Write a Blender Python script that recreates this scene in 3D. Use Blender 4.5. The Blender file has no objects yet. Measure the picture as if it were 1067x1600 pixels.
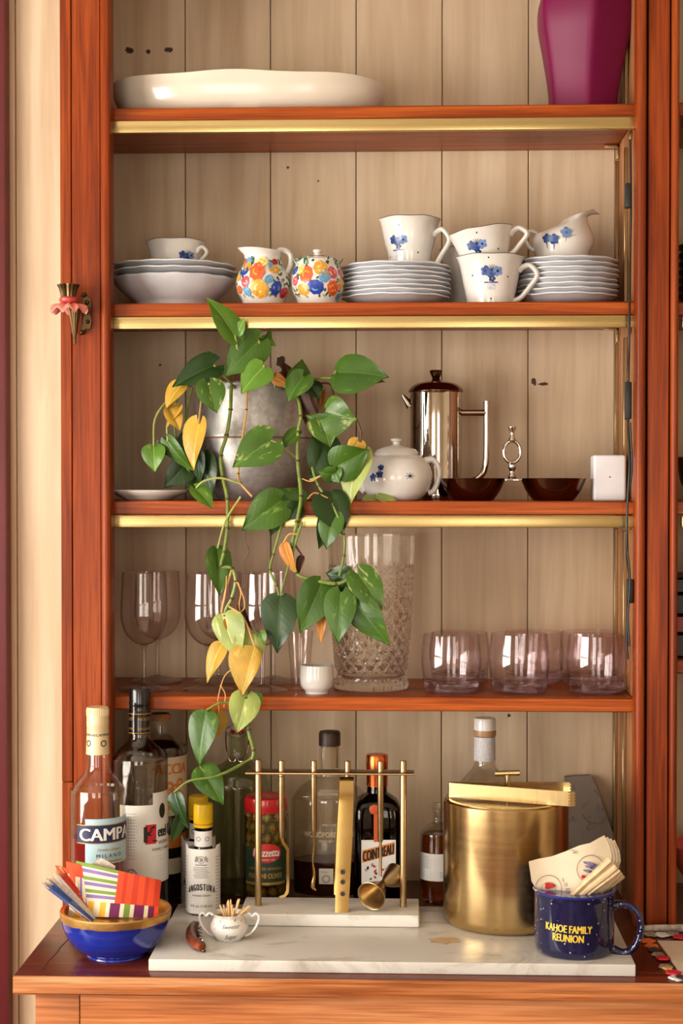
import bpy, bmesh, math, random
from mathutils import Vector, Matrix, noise as mnoise
random.seed(7)
SC = bpy.context.scene
COL = SC.collection
PI = math.pi

# ---------------------------------------------------------------- camera
FPX = 2576.0
YAW = math.radians(2.234)
PITCH = math.radians(1.045)
CAM = Vector((0.0, -2.30, 1.517))
cd = bpy.data.cameras.new('camera')
cd.sensor_fit = 'HORIZONTAL'
cd.sensor_width = 36.0
cd.lens = FPX / 1067.0 * 36.0
cd.clip_start = 0.05
cam = bpy.data.objects.new('camera', cd)
COL.objects.link(cam)
cam.location = CAM
cam.rotation_euler = (math.radians(90) - PITCH, 0, YAW)
SC.camera = cam
cd.dof.use_dof = True
cd.dof.focus_distance = 2.30
cd.dof.aperture_fstop = 16.0

# ---------------------------------------------------------------- world, daylight, exposure
w = bpy.data.worlds.new('sky')
SC.world = w
w.use_nodes = True
w.node_tree.nodes['Background'].inputs[0].default_value = (0.85, 0.92, 1.0, 1)
w.node_tree.nodes['Background'].inputs[1].default_value = 0.6
SC.view_settings.view_transform = 'Standard'
SC.view_settings.look = 'None'
SC.view_settings.gamma = 1.0
SC.view_settings.use_curve_mapping = False
SC.view_settings.exposure = 0.22
SC.cycles.transparent_max_bounces = 32
SC.cycles.max_bounces = 12
SC.cycles.transmission_bounces = 12
SC.cycles.diffuse_bounces = 3
SC.cycles.glossy_bounces = 4
SC.cycles.use_adaptive_sampling = True
SC.cycles.adaptive_threshold = 0.05
SC.cycles.adaptive_min_samples = 16
SC.cycles.use_denoising = True
SC.cycles.sample_clamp_indirect = 6.0


def window_light(name, loc, rot, sx, sy, power, col):
    ld = bpy.data.lights.new(name, 'AREA')
    ld.shape = 'RECTANGLE'
    ld.size = sx
    ld.size_y = sy
    ld.energy = power
    ld.color = col
    o = bpy.data.objects.new(name, ld)
    COL.objects.link(o)
    o.location = loc
    o.rotation_euler = rot
    return o


# daylight entering by the room's windows (left wall, and the wall behind the camera)
ROOM = dict(x0=-2.1, x1=2.7, y0=-4.4, y1=0.267, z1=2.75)
DAY = (1.0, 0.965, 0.91)
window_light('daylight_left', (ROOM['x0'] + 0.03, -1.75, 1.32), (0, math.radians(-90), 0), 1.25, 2.0, 112, DAY)
window_light('daylight_front_a', (-0.95, ROOM['y0'] + 0.03, 1.35), (math.radians(90), 0, 0), 0.95, 1.3, 24, DAY)
window_light('daylight_front_b', (0.85, ROOM['y0'] + 0.03, 1.35), (math.radians(90), 0, 0), 0.75, 1.3, 13, DAY)

_R = Matrix.Rotation(YAW, 3, 'Z') @ Matrix.Rotation(math.radians(90) - PITCH, 3, 'X')


def ray(px, py, Y):
    d = _R @ Vector(((px - 533.5) / FPX, -(py - 800.0) / FPX, -1.0))
    t = (Y - CAM.y) / d.y
    return t, d


def P(px, py, Y):
    """point of the place seen at photo pixel (px,py) and standing at depth Y"""
    t, d = ray(px, py, Y)
    return CAM + d * t


def mpp(px, py, Y):
    return ray(px, py, Y)[0] / FPX


# ---------------------------------------------------------------- materials
def srgb(r, g, b):
    f = lambda c: c / 12.92 if c <= 0.04045 else ((c + 0.055) / 1.055) ** 2.4
    return (f(r / 255.), f(g / 255.), f(b / 255.), 1.0)


class NT:
    def __init__(s, name):
        s.m = bpy.data.materials.new(name)
        s.m.use_nodes = True
        s.t = s.m.node_tree
        s.b = s.t.nodes['Principled BSDF']
        s.out = s.t.nodes['Material Output']

    def n(s, typ, **kw):
        q = s.t.nodes.new(typ)
        for k, v in kw.items():
            if k in q.inputs.keys():
                q.inputs[k].default_value = v
            else:
                setattr(q, k, v)
        return q

    def l(s, a, b):
        s.t.links.new(a, b)

    def coords(s, scale=(1, 1, 1), kind='Object', rand=0.0):
        if kind == 'World':
            g = s.n('ShaderNodeNewGeometry').outputs['Position']
        else:
            g = s.n('ShaderNodeTexCoord').outputs[kind]
        if rand:
            oi = s.n('ShaderNodeObjectInfo')
            mu = s.n('ShaderNodeMath', operation='MULTIPLY')
            s.l(oi.outputs['Random'], mu.inputs[0])
            mu.inputs[1].default_value = rand
            ad = s.n('ShaderNodeVectorMath', operation='ADD')
            s.l(g, ad.inputs[0])
            s.l(mu.outputs[0], ad.inputs[1])
            g = ad.outputs[0]
        mp = s.n('ShaderNodeMapping')
        mp.inputs['Scale'].default_value = scale
        s.l(g, mp.inputs['Vector'])
        return mp.outputs['Vector']

    def ramp(s, fac, stops):
        r = s.n('ShaderNodeValToRGB')
        e = r.color_ramp.elements
        while len(e) < len(stops):
            e.new(0.5)
        for k, (p, c) in enumerate(stops):
            e[k].position = p
            e[k].color = c if len(c) == 4 else (*c, 1)
        s.l(fac, r.inputs['Fac'])
        return r.outputs['Color']

    def mix(s, fac, a, b, blend='MIX'):
        q = s.n('ShaderNodeMix', data_type='RGBA', blend_type=blend)
        for sock, v in ((q.inputs[0], fac), (q.inputs[6], a), (q.inputs[7], b)):
            if hasattr(v, 'links') or hasattr(v, 'is_linked'):
                s.l(v, sock)
            else:
                sock.default_value = v
        return q.outputs[2]

    def bump(s, h, strength=0.2, dist=0.001):
        b = s.n('ShaderNodeBump')
        b.inputs['Strength'].default_value = strength
        b.inputs['Distance'].default_value = dist
        s.l(h, b.inputs['Height'])
        s.l(b.outputs[0], s.b.inputs['Normal'])

    def set(s, **kw):
        names = dict(rough='Roughness', metal='Metallic', trans='Transmission Weight', ior='IOR', coat='Coat Weight',
                     coatr='Coat Roughness', spec='Specular IOR Level', sss='Subsurface Weight', aniso='Anisotropic', sheen='Sheen Weight', alpha='Alpha')
        for k, v in kw.items():
            s.b.inputs[names[k]].default_value = v
        return s


MATS = {}


def plain(name, col, rough=0.4, var=0.0, vscale=40, **kw):
    if name in MATS:
        return MATS[name]
    m = NT(name)
    c = srgb(*col)
    nz = m.n('ShaderNodeTexNoise', Scale=vscale, Detail=3.0)
    m.l(m.coords(), nz.inputs['Vector'])
    v = var if var else 0.04
    lo = tuple(x * (1 - v) for x in c[:3])
    hi = tuple(min(1, x * (1 + v)) for x in c[:3])
    m.l(m.ramp(nz.outputs['Fac'], [(0.3, lo), (0.7, hi)]), m.b.inputs['Base Color'])
    m.set(rough=rough, **kw)
    MATS[name] = m.m
    return m.m


def wood(name, dark, mid, light, axis, rough=0.35, coat=0.3, grain=1.0, coord='World'):
    m = NT(name)
    st = {'X': (1.2, 22, 22), 'Y': (22, 1.2, 22), 'Z': (22, 22, 1.2)}[axis]
    fine = tuple(x * 7 if x > 2 else x * 3 for x in st)
    v = m.coords(tuple(x * grain for x in st), coord, rand=3.7)
    n1 = m.n('ShaderNodeTexNoise', Scale=1.6, Detail=3.0, Roughness=0.62, Distortion=0.6)
    m.l(v, n1.inputs['Vector'])
    n2 = m.n('ShaderNodeTexNoise', Scale=2.0, Detail=2.0, Roughness=0.7)
    m.l(m.coords(fine, coord, rand=1.3), n2.inputs['Vector'])
    n3 = m.n('ShaderNodeTexNoise', Scale=4.0, Detail=2.0)
    m.l(m.coords((1, 1, 1), coord), n3.inputs['Vector'])
    c1 = m.ramp(n1.outputs['Fac'], [(0.28, srgb(*dark)), (0.5, srgb(*mid)), (0.72, srgb(*light))])
    c2 = m.ramp(n2.outputs['Fac'], [(0.35, (0.55, 0.5, 0.48)), (0.6, (1, 1, 1))])
    c3 = m.ramp(n3.outputs['Fac'], [(0.3, (0.80, 0.78, 0.76)), (0.65, (1.08, 1.06, 1.04))])
    c = m.mix(0.75, c1, c2, 'MULTIPLY')
    c = m.mix(0.8, c, c3, 'MULTIPLY')
    m.l(c, m.b.inputs['Base Color'])
    m.bump(n2.outputs['Fac'], 0.25, 0.0006)
    m.set(rough=rough, coat=coat, coatr=0.2, spec=0.18)
    return m.m


W_SHELF = wood('orange_varnished_shelf_wood', (120, 46, 8), (168, 76, 20), (198, 102, 36), 'X', 0.36, 0.06)
W_STILE = wood('red_brown_varnished_upright_wood', (100, 38, 8), (148, 62, 18), (176, 84, 30), 'Z', 0.38, 0.06)
W_TOP = wood('dark_red_varnished_counter_wood', (64, 22, 10), (94, 36, 18), (120, 54, 30), 'X', 0.25, 0.35)
W_EDGE = wood('worn_orange_counter_edge_wood', (150, 82, 40), (192, 118, 66), (222, 166, 116), 'X', 0.45, 0.1)
W_SIDE = wood('side_panel_wood', (140, 84, 48), (178, 120, 76), (198, 142, 96), 'Z', 0.5, 0.1)
W_FLOOR = wood('room_floor_wood', (70, 38, 20), (105, 60, 34), (130, 80, 48), 'X', 0.4, 0.1)


def plank_mat():
    m = NT('whitewashed_pine_board')
    v = m.coords((26, 26, 1.6), 'World', rand=5.0)
    n1 = m.n('ShaderNodeTexNoise', Scale=1.4, Detail=3.0, Roughness=0.6, Distortion=0.5)
    m.l(v, n1.inputs['Vector'])
    n2 = m.n('ShaderNodeTexNoise', Scale=5.0, Detail=3.0)
    m.l(m.coords((1, 1, .5), 'World', rand=2.0), n2.inputs['Vector'])
    n3 = m.n('ShaderNodeTexNoise', Scale=1.0, Detail=1.0, Roughness=0.7)
    m.l(m.coords((300, 300, 40), 'World'), n3.inputs['Vector'])
    c1 = m.ramp(n1.outputs['Fac'], [(0.3, srgb(204, 178, 146)), (0.55, srgb(221, 198, 167)), (0.75, srgb(230, 210, 182))])
    c2 = m.ramp(n2.outputs['Fac'], [(0.3, (0.88, 0.84, 0.78)), (0.6, (1.0, 1.0, 1.0))])
    c = m.mix(0.8, c1, c2, 'MULTIPLY')
    vo = m.n('ShaderNodeTexVoronoi', Scale=7.0)
    m.l(m.coords((1, 1, 0.8), 'World', rand=1.0), vo.inputs['Vector'])
    c3 = m.ramp(vo.outputs['Distance'], [(0.012, srgb(120, 80, 45)), (0.04, (1, 1, 1))])
    c = m.mix(0.55, c, c3, 'MULTIPLY')
    m.l(c, m.b.inputs['Base Color'])
    m.bump(n3.outputs['Fac'], 0.15, 0.0005)
    m.set(rough=0.55, spec=0.3)
    return m.m


M_PLANK = plank_mat()


def metal(name, col, rough=0.2, brushed=None, var=0.08):
    m = NT(name)
    c = srgb(*col)
    nz = m.n('ShaderNodeTexNoise', Scale=1.0, Detail=5.0, Roughness=0.7)
    m.l(m.coords(brushed or (30, 30, 30)), nz.inputs['Vector'])
    lo = tuple(x * (1 - var) for x in c[:3])
    hi = tuple(min(1, x * (1 + var)) for x in c[:3])
    m.l(m.ramp(nz.outputs['Fac'], [(0.3, lo), (0.7, hi)]), m.b.inputs['Base Color'])
    r = m.n('ShaderNodeMapRange')
    r.inputs['To Min'].default_value = rough * 0.8
    r.inputs['To Max'].default_value = rough * 1.25
    m.l(nz.outputs['Fac'], r.inputs['Value'])
    m.l(r.outputs[0], m.b.inputs['Roughness'])
    m.set(metal=1.0)
    return m.m


M_BRASSTRIM = metal('polished_pale_brass_strip', (198, 174, 118), 0.26, (2, 40, 400), 0.06)
M_BRASS = metal('aged_brass', (172, 147, 108), 0.3)
M_BRASSP = metal('polished_brass', (180, 150, 92), 0.14)
M_GOLD = metal('brushed_gold_steel', (202, 173, 122), 0.22, (3, 3, 300), 0.05)
M_BRONZE = metal('dark_antique_bronze', (92, 72, 48), 0.35, None, 0.35)
M_STEEL = metal('polished_steel', (200, 192, 184), 0.06)
M_DARKSTEEL = metal('dark_polished_metal', (112, 82, 66), 0.12)
M_COPPER = metal('orange_copper_foil', (214, 110, 58), 0.25)


def galvanised():
    m = NT('galvanised_zinc')
    vo = m.n('ShaderNodeTexVoronoi', Scale=1.0)
    m.l(m.coords((150, 150, 150)), vo.inputs['Vector'])
    nz = m.n('ShaderNodeTexNoise', Scale=22.0, Detail=6.0, Roughness=0.65)
    m.l(m.coords(), nz.inputs['Vector'])
    a = m.ramp(vo.outputs['Color'], [(0.2, srgb(186, 183, 178)), (0.8, srgb(206, 203, 198))])
    b = m.ramp(nz.outputs['Fac'], [(0.3, (0.6, 0.57, 0.54)), (0.7, (1.1, 1.1, 1.1))])
    m.l(m.mix(0.8, a, b, 'MULTIPLY'), m.b.inputs['Base Color'])
    m.set(metal=0.65, rough=0.46)
    m.bump(nz.outputs['Fac'], 0.1, 0.001)
    return m.m


M_ZINC = galvanised()


def marble(name, base, vein, scale=6.0, rough=0.3):
    m = NT(name)
    n1 = m.n('ShaderNodeTexNoise', Scale=scale, Detail=8.0, Roughness=0.65, Distortion=1.4)
    m.l(m.coords((1, 1.8, 1), 'World'), n1.inputs['Vector'])
    n2 = m.n('ShaderNodeTexNoise', Scale=scale * 0.5, Detail=4.0)
    m.l(m.coords((1, 1, 1), 'World'), n2.inputs['Vector'])
    c1 = m.ramp(n1.outputs['Fac'], [(0.34, srgb(*vein)), (0.46, srgb(*base)), (0.6, srgb(*base)), (0.72, srgb(*[min(255, int(x * 1.03)) for x in base]))])
    c2 = m.ramp(n2.outputs['Fac'], [(0.35, (0.9, 0.89, 0.88)), (0.6, (1, 1, 1))])
    m.l(m.mix(0.9, c1, c2, 'MULTIPLY'), m.b.inputs['Base Color'])
    m.set(rough=rough, spec=0.5)
    return m.m


M_MARBLE = marble('pale_grey_marble', (212, 207, 198), (172, 162, 148))
M_MARBLE2 = marble('white_marble_block', (226, 220, 210), (200, 192, 180), 14.0, 0.45)
M_STONE = marble('grey_veined_stone', (128, 114, 102), (84, 74, 68), 26.0, 0.6)


def thin_glass(name, tint, edge, rough=0.02, gloss=1.55):
    """clear thin-walled glass: light passes straight through, rims absorb and mirror more"""
    m = NT(name)
    lw = m.n('ShaderNodeLayerWeight', Blend=0.35)
    col = m.ramp(lw.outputs['Facing'], [(0.0, srgb(*tint)), (0.55, srgb(*tint)), (1.0, srgb(*edge))])
    tr = m.n('ShaderNodeBsdfTransparent')
    m.l(col, tr.inputs[0])
    gl = m.n('ShaderNodeBsdfGlossy')
    gl.inputs['Roughness'].default_value = rough
    l2 = m.n('ShaderNodeLayerWeight', Blend=0.5)
    pw = m.n('ShaderNodeMath', operation='POWER')
    m.l(l2.outputs['Facing'], pw.inputs[0])
    pw.inputs[1].default_value = 4.0
    fr = m.n('ShaderNodeMath', operation='MULTIPLY_ADD')
    m.l(pw.outputs[0], fr.inputs[0])
    f0 = ((gloss - 1) / (gloss + 1)) ** 2
    fr.inputs[1].default_value = (1 - f0) * 0.8
    fr.inputs[2].default_value = f0
    mx = m.n('ShaderNodeMixShader')
    m.l(fr.outputs[0], mx.inputs[0])
    m.l(tr.outputs[0], mx.inputs[1])
    m.l(gl.outputs[0], mx.inputs[2])
    m.l(mx.outputs[0], m.out.inputs['Surface'])
    return m.m


def solid_glass(name, col, rough=0.0, ior=1.45):
    m = NT(name)
    nz = m.n('ShaderNodeTexNoise', Scale=8.0)
    m.l(m.coords(), nz.inputs['Vector'])
    c = srgb(*col)
    m.l(m.ramp(nz.outputs['Fac'], [(0.3, tuple(x * .97 for x in c[:3])), (0.7, c)]), m.b.inputs['Base Color'])
    m.set(trans=1.0, rough=rough, ior=ior)
    return m.m


G_CLEAR = thin_glass('clear_bottle_glass', (250, 249, 247), (176, 170, 164))
G_VODKA = thin_glass('heavy_clear_glass', (234, 231, 228), (120, 114, 110), gloss=1.7)
G_WINE = thin_glass('faint_lilac_glass', (254, 252, 252), (150, 132, 140), gloss=1.6)
G_TUMBLER = thin_glass('lilac_tinted_tumbler_glass', (252, 249, 250), (200, 184, 194))
G_FOOT = thin_glass('lilac_foot_glass', (246, 242, 244), (222, 212, 219), gloss=1.6)
G_STEM = thin_glass('lilac_stem_glass', (248, 244, 245), (150, 134, 142), gloss=1.5)
G_GREEN = thin_glass('pale_green_glass', (240, 244, 235), (146, 164, 140))
G_BROWN = thin_glass('brown_glass', (120, 72, 42), (40, 20, 12))
G_AMBER = thin_glass('amber_glass', (224, 192, 150), (120, 70, 30))




def lead_crystal(name, col, rough, ior, clear):
    """heavy glass: bends the view, yet lets part of the light straight through"""
    mat = solid_glass(name, col, rough, ior)
    t = mat.node_tree
    b = t.nodes['Principled BSDF']
    tr = t.nodes.new('ShaderNodeBsdfTransparent')
    tr.inputs[0].default_value = srgb(*col)
    mx = t.nodes.new('ShaderNodeMixShader')
    mx.inputs[0].default_value = clear
    t.links.new(b.outputs[0], mx.inputs[1])
    t.links.new(tr.outputs[0], mx.inputs[2])
    t.links.new(mx.outputs[0], t.nodes['Material Output'].inputs['Surface'])
    return mat


G_CRYSTAL = lead_crystal('cut_crystal', (252, 250, 247), 0.0, 1.5, 0.18)
G_BASE = lead_crystal('thick_lilac_glass', (236, 226, 232), 0.0, 1.45, 0.45)


def liquid(name, col, trans=0.85):
    return plain(name, col, 0.05, trans=trans, ior=1.34)


L_RED = liquid('ruby_red_aperitif', (150, 10, 30), 0.35)
L_DARK = liquid('nearly_black_liqueur', (38, 14, 8), 0.5)
L_WHISKEY = liquid('dark_amber_whiskey', (72, 26, 8), 0.7)
L_AMBER = liquid('amber_syrup', (176, 88, 24), 0.85)
L_BRINE = liquid('olive_brine', (190, 176, 96), 0.9)
L_BROWN = liquid('brown_liqueur', (60, 24, 12), 0.5)

M_CHINA = plain('white_glazed_china', (230, 225, 218), 0.14, 0.03, 20, coat=0.4, spec=0.5)
M_CHINAB = plain('bluish_white_glazed_china', (216, 216, 220), 0.16, 0.06, 25, coat=0.4)
M_CREAM = plain('warm_white_glaze', (226, 214, 196), 0.2, 0.03, 12, coat=0.3)
M_BLUEP = plain('cobalt_painted_blue', (48, 78, 140), 0.25, 0.35, 160)
M_BLUEL = plain('light_painted_blue', (112, 140, 190), 0.25, 0.25, 160)
M_BLUED = plain('dark_painted_blue', (34, 44, 84), 0.25, 0.25, 160)
M_RIM = plain('brown_rim_glaze', (96, 76, 66), 0.3)
M_WHITE = plain('white_paper_label', (232, 228, 222), 0.55)
M_INK = plain('black_ink', (30, 27, 27), 0.5)
M_GREYINK = plain('grey_ink', (150, 144, 140), 0.5)
M_BLACK = plain('black_plastic', (22, 20, 20), 0.35)
M_BLACKCAP = plain('black_glossy_cap', (18, 17, 18), 0.2, coat=0.3)
M_GOLDP = plain('gold_print', (196, 150, 76), 0.35, metal=0.6)
M_YELLOWP = plain('yellow_print', (228, 190, 60), 0.4)
M_MAGENTA = plain('matte_magenta_glaze', (118, 8, 66), 0.45, 0.1, 9, spec=0.35)
M_CAVITY = plain('dark_gap', (40, 24, 16), 0.8)
M_CREAMCAP = plain('cream_foil', (226, 204, 160), 0.35, metal=0.15)
M_YCAP = plain('yellow_plastic_cap', (232, 190, 22), 0.35)
M_REDLID = plain('red_painted_lid', (186, 20, 30), 0.25, coat=0.4)
M_CORK = plain('cork', (188, 128, 82), 0.7, 0.25, 200)
M_DKCAP = plain('dark_brown_wood_cap', (54, 32, 22), 0.45, 0.3, 60)
M_SOIL = plain('dark_potting_soil', (44, 30, 22), 0.9, 0.4, 120)

# ---------------------------------------------------------------- mesh builder


def catmull(pts, n=6):
    pts = [Vector(p) for p in pts]
    if len(pts) < 3:
        return pts
    out = []
    ext = [pts[0] * 2 - pts[1]] + pts + [pts[-1] * 2 - pts[-2]]
    for i in range(1, len(ext) - 2):
        p0, p1, p2, p3 = ext[i - 1:i + 3]
        for k in range(n):
            t = k / n
            out.append(0.5 * ((2 * p1) + (p2 - p0) * t + (2 * p0 - 5 * p1 + 4 * p2 - p3) * t * t + (3 * p1 - p0 - 3 * p2 + p3) * t ** 3))
    out.append(pts[-1])
    return out


class MB:
    def __init__(s):
        s.v, s.f, s.mi, s.cur = [], [], [], 0

    def slot(s, k):
        s.cur = k
        return s

    def add(s, vs, fs):
        o = len(s.v)
        s.v += [tuple(p) for p in vs]
        s.f += [tuple(i + o for i in f) for f in fs]
        s.mi += [s.cur] * len(fs)
        return s

    def loft(s, rings, cap0=True, cap1=True):
        n = len(rings[0])
        vs = [p for r in rings for p in r]
        fs = []
        for i in range(len(rings) - 1):
            for j in range(n):
                k = (j + 1) % n
                fs.append((i * n + j, i * n + k, (i + 1) * n + k, (i + 1) * n + j))
        if cap0:
            fs.append(tuple(range(n - 1, -1, -1)))
        if cap1:
            fs.append(tuple(range((len(rings) - 1) * n, len(rings) * n)))
        return s.add(vs, fs)

    def lathe(s, prof, seg=48, wob=None, cx=0, cy=0, ey=1.0):
        """prof: (r,z) pairs from the bottom outside upward (and back down inside)"""
        rings = []
        for i, (r, z) in enumerate(prof):
            ring = []
            for j in range(seg):
                a = 2 * PI * j / seg
                rr, zz = (wob(a, r, z, i) if wob else (r, z))
                ring.append((cx + max(rr, 1e-5) * math.cos(a), cy + ey * max(rr, 1e-5) * math.sin(a), zz))
            rings.append(ring)
        return s.loft(rings, True, True)

    def box(s, x0, x1, y0, y1, z0, z1, bev=0.0, seg=2):
        bm = bmesh.new()
        bmesh.ops.create_cube(bm, size=1.0)
        for q in bm.verts:
            q.co = Vector(((x0 + x1) / 2 + q.co.x * (x1 - x0), (y0 + y1) / 2 + q.co.y * (y1 - y0), (z0 + z1) / 2 + q.co.z * (z1 - z0)))
        if bev > 0:
            bmesh.ops.bevel(bm, geom=bm.edges[:], offset=bev, segments=seg, profile=0.6, affect='EDGES')
        bm.verts.index_update()
        s.add([q.co[:] for q in bm.verts], [tuple(q.index for q in f.verts) for f in bm.faces])
        bm.free()
        return s

    def tube(s, pts, rad, seg=10, sm=6, flat=1.0, up=None):
        """rad: number or list per control point; flat squeezes the section along the second axis"""
        n0 = len(pts)
        P_ = catmull(pts, sm) if sm > 1 else [Vector(p) for p in pts]
        m = len(P_)
        if not isinstance(rad, (list, tuple)):
            rad = [rad] * n0
        rr = []
        for i in range(m):
            u = i / (m - 1) * (n0 - 1)
            k = min(int(u), n0 - 2)
            rr.append(rad[k] + (rad[k + 1] - rad[k]) * (u - k))
        tang = [(P_[min(i + 1, m - 1)] - P_[max(i - 1, 0)]).normalized() for i in range(m)]
        nrm = Vector(up) if up else Vector((0, 1, 0))
        if abs(nrm.dot(tang[0])) > 0.95:
            nrm = Vector((1, 0, 0))
        rings = []
        for i in range(m):
            t = tang[i]
            nrm = (nrm - t * nrm.dot(t))
            if nrm.length < 1e-6:
                nrm = t.orthogonal()
            nrm.normalize()
            b = t.cross(nrm)
            rings.append([(P_[i] + (b * math.cos(2 * PI * j / seg) + nrm * math.sin(2 * PI * j / seg) * flat) * rr[i])[:] for j in range(seg)])
        return s.loft(rings)

    def sheet(s, grid, th=0.0):
        """grid of points [i][j]; with thickness th it becomes a thin solid"""
        n, m = len(grid), len(grid[0])
        vs = [tuple(p) for r in grid for p in r]
        fs = [(i * m + j, i * m + j + 1, (i + 1) * m + j + 1, (i + 1) * m + j) for i in range(n - 1) for j in range(m - 1)]
        if th:
            bm = bmesh.new()
            bv = [bm.verts.new(p) for p in vs]
            for f in fs:
                bm.faces.new([bv[i] for i in f])
            bm.normal_update()
            bmesh.ops.solidify(bm, geom=bm.faces[:], thickness=th)
            bm.verts.index_update()
            s.add([q.co[:] for q in bm.verts], [tuple(q.index for q in f.verts) for f in bm.faces])
            bm.free()
            return s
        return s.add(vs, fs)

    def prism(s, poly, y0, y1):
        """polygon of (x,z) pairs pushed along Y"""
        n = len(poly)
        vs = [(x, y0, z) for x, z in poly] + [(x, y1, z) for x, z in poly]
        fs = [tuple(range(n)), tuple(range(2 * n - 1, n - 1, -1))] + [(i, i + n, (i + 1) % n + n, (i + 1) % n) for i in range(n)]
        return s.add(vs, fs)

    def ball(s, c, rx, ry=None, rz=None, seg=12, rings=8):
        ry = ry or rx
        rz = rz or rx
        R = []
        for i in range(rings + 1):
            a = -PI / 2 + PI * i / rings
            q = max(math.cos(a), 1e-4)
            R.append([(c[0] + rx * q * math.cos(2 * PI * j / seg), c[1] + ry * q * math.sin(2 * PI * j / seg), c[2] + rz * math.sin(a)) for j in range(seg)])
        return s.loft(R)

    def build(s, name, mats, parent=None, loc=None, rot=None, smooth=True, angle=38):
        me = bpy.data.meshes.new(name)
        me.from_pydata(s.v, [], s.f)
        bm = bmesh.new()
        bm.from_mesh(me)
        bmesh.ops.recalc_face_normals(bm, faces=bm.faces[:])
        bm.to_mesh(me)
        bm.free()
        if not isinstance(mats, (list, tuple)):
            mats = [mats]
        for m in mats:
            me.materials.append(m)
        if len(mats) > 1 and len(s.mi) == len(me.polygons):
            me.polygons.foreach_set('material_index', s.mi)
        if smooth:
            me.polygons.foreach_set('use_smooth', [True] * len(me.polygons))
            me.set_sharp_from_angle(angle=math.radians(angle))
        o = bpy.data.objects.new(name, me)
        COL.objects.link(o)
        if parent:
            o.parent = parent
        if loc is not None:
            o.location = loc
        if rot is not None:
            o.rotation_euler = rot
        return o


def tag(o, label, cat, group=None, kind=None):
    o['label'] = label
    if cat:
        o['category'] = cat
    if group:
        o['group'] = group
    if kind:
        o['kind'] = kind
    return o


def empty(name, label, cat, loc, rotz=0.0, group=None, kind=None):
    o = bpy.data.objects.new(name, None)
    o.empty_display_size = 0.02
    COL.objects.link(o)
    o.location = loc
    o.rotation_euler = (0, 0, rotz)
    return tag(o, label, cat, group, kind)


def struct(o, label=None):
    o['kind'] = 'structure'
    if label:
        o['label'] = label
    return o


_TXT = {}


def text_geo(body, w=None, h=None, bold=0.0, shear=0.0):
    """flat letters as (verts2d, faces), centred, scaled to width w or height h"""
    key = (body, bold, shear)
    if key not in _TXT:
        cu = bpy.data.curves.new('lettering', 'FONT')
        cu.body = body
        cu.size = 1.0
        cu.offset = bold
        cu.shear = shear
        cu.resolution_u = 3
        o = bpy.data.objects.new('lettering_tmp', cu)
        COL.objects.link(o)
        dg = bpy.context.evaluated_depsgraph_get()
        me = bpy.data.meshes.new_from_object(o.evaluated_get(dg))
        vs = [(q.co.x, q.co.y) for q in me.vertices]
        fs = [tuple(p.vertices) for p in me.polygons]
        bpy.data.objects.remove(o)
        bpy.data.curves.remove(cu)
        bpy.data.meshes.remove(me)
        _TXT[key] = (vs, fs)
    vs, fs = _TXT[key]
    xs = [p[0] for p in vs]
    ys = [p[1] for p in vs]
    cx, cy = (min(xs) + max(xs)) / 2, (min(ys) + max(ys)) / 2
    bw, bh = max(xs) - min(xs), max(ys) - min(ys)
    sx = w / bw if w else h / bh
    sy = h / bh if h else w / bw
    return [((x - cx) * sx, (y - cy) * sy) for x, y in vs], fs


def fat(put, mb, geo, u, v, d, *a, **k):
    """bold lettering: the same print struck three times, a hair apart"""
    for q in (-d, 0, d):
        put(mb, geo, u + q, v, *a, **k)


def disc2(cx, cy, rx, ry=None, n=10, rot=0.0, lob=0, amp=0.0):
    ry = ry or rx
    vs = [(cx, cy)]
    for f in (0.35, 0.7, 1.0):
        for j in range(n):
            a = 2 * PI * j / n
            q = (1 + amp * math.cos(lob * a)) * f
            x, y = rx * q * math.cos(a), ry * q * math.sin(a)
            vs.append((cx + x * math.cos(rot) - y * math.sin(rot), cy + x * math.sin(rot) + y * math.cos(rot)))
    fs = [(0, 1 + j, 1 + (j + 1) % n) for j in range(n)]
    for k in (0, 1):
        fs += [(1 + k * n + j, 1 + (k + 1) * n + j, 1 + (k + 1) * n + (j + 1) % n, 1 + k * n + (j + 1) % n) for j in range(n)]
    return vs, fs


def bar2(x0, x1, y0, y1, nx=1):
    vs = [(x0 + (x1 - x0) * i / nx, y) for y in (y0, y1) for i in range(nx + 1)]
    return vs, [(i, i + 1, nx + 2 + i, nx + 1 + i) for i in range(nx)]


def ring2(cx, cy, r0, r1, n=28):
    vs = [(cx + r * math.cos(2 * PI * j / n), cy + r * math.sin(2 * PI * j / n)) for r in (r0, r1) for j in range(n)]
    return vs, [(j, (j + 1) % n, n + (j + 1) % n, n + j) for j in range(n)]


class Wrap:
    """print laid on a turned surface: u along the girth (metres), v = height"""

    def __init__(s, prof, eps=0.0003, ey=1.0, a0=0.0):
        s.p = sorted([(z, r) for r, z in prof])
        s.eps, s.ey, s.a0 = eps, ey, a0

    def R(s, z):
        p = s.p
        if z <= p[0][0]:
            return p[0][1]
        for (z0, r0), (z1, r1) in zip(p, p[1:]):
            if z <= z1:
                return r0 + (r1 - r0) * ((z - z0) / max(z1 - z0, 1e-9))
        return p[-1][1]

    def put(s, mb, geo, u0, v0, slot=0, eps=None, rot=0.0):
        vs, fs = geo
        mb.slot(slot)
        rm = s.R(v0)
        out = []
        c, sn = math.cos(rot), math.sin(rot)
        for u, v in vs:
            u, v = u * c - v * sn, u * sn + v * c
            r = s.R(v0 + v) + (eps or s.eps)
            a = s.a0 + (u0 + u) / rm
            out.append((r * math.sin(a), -s.ey * r * math.cos(a), v0 + v))
        mb.add(out, fs)


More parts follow.
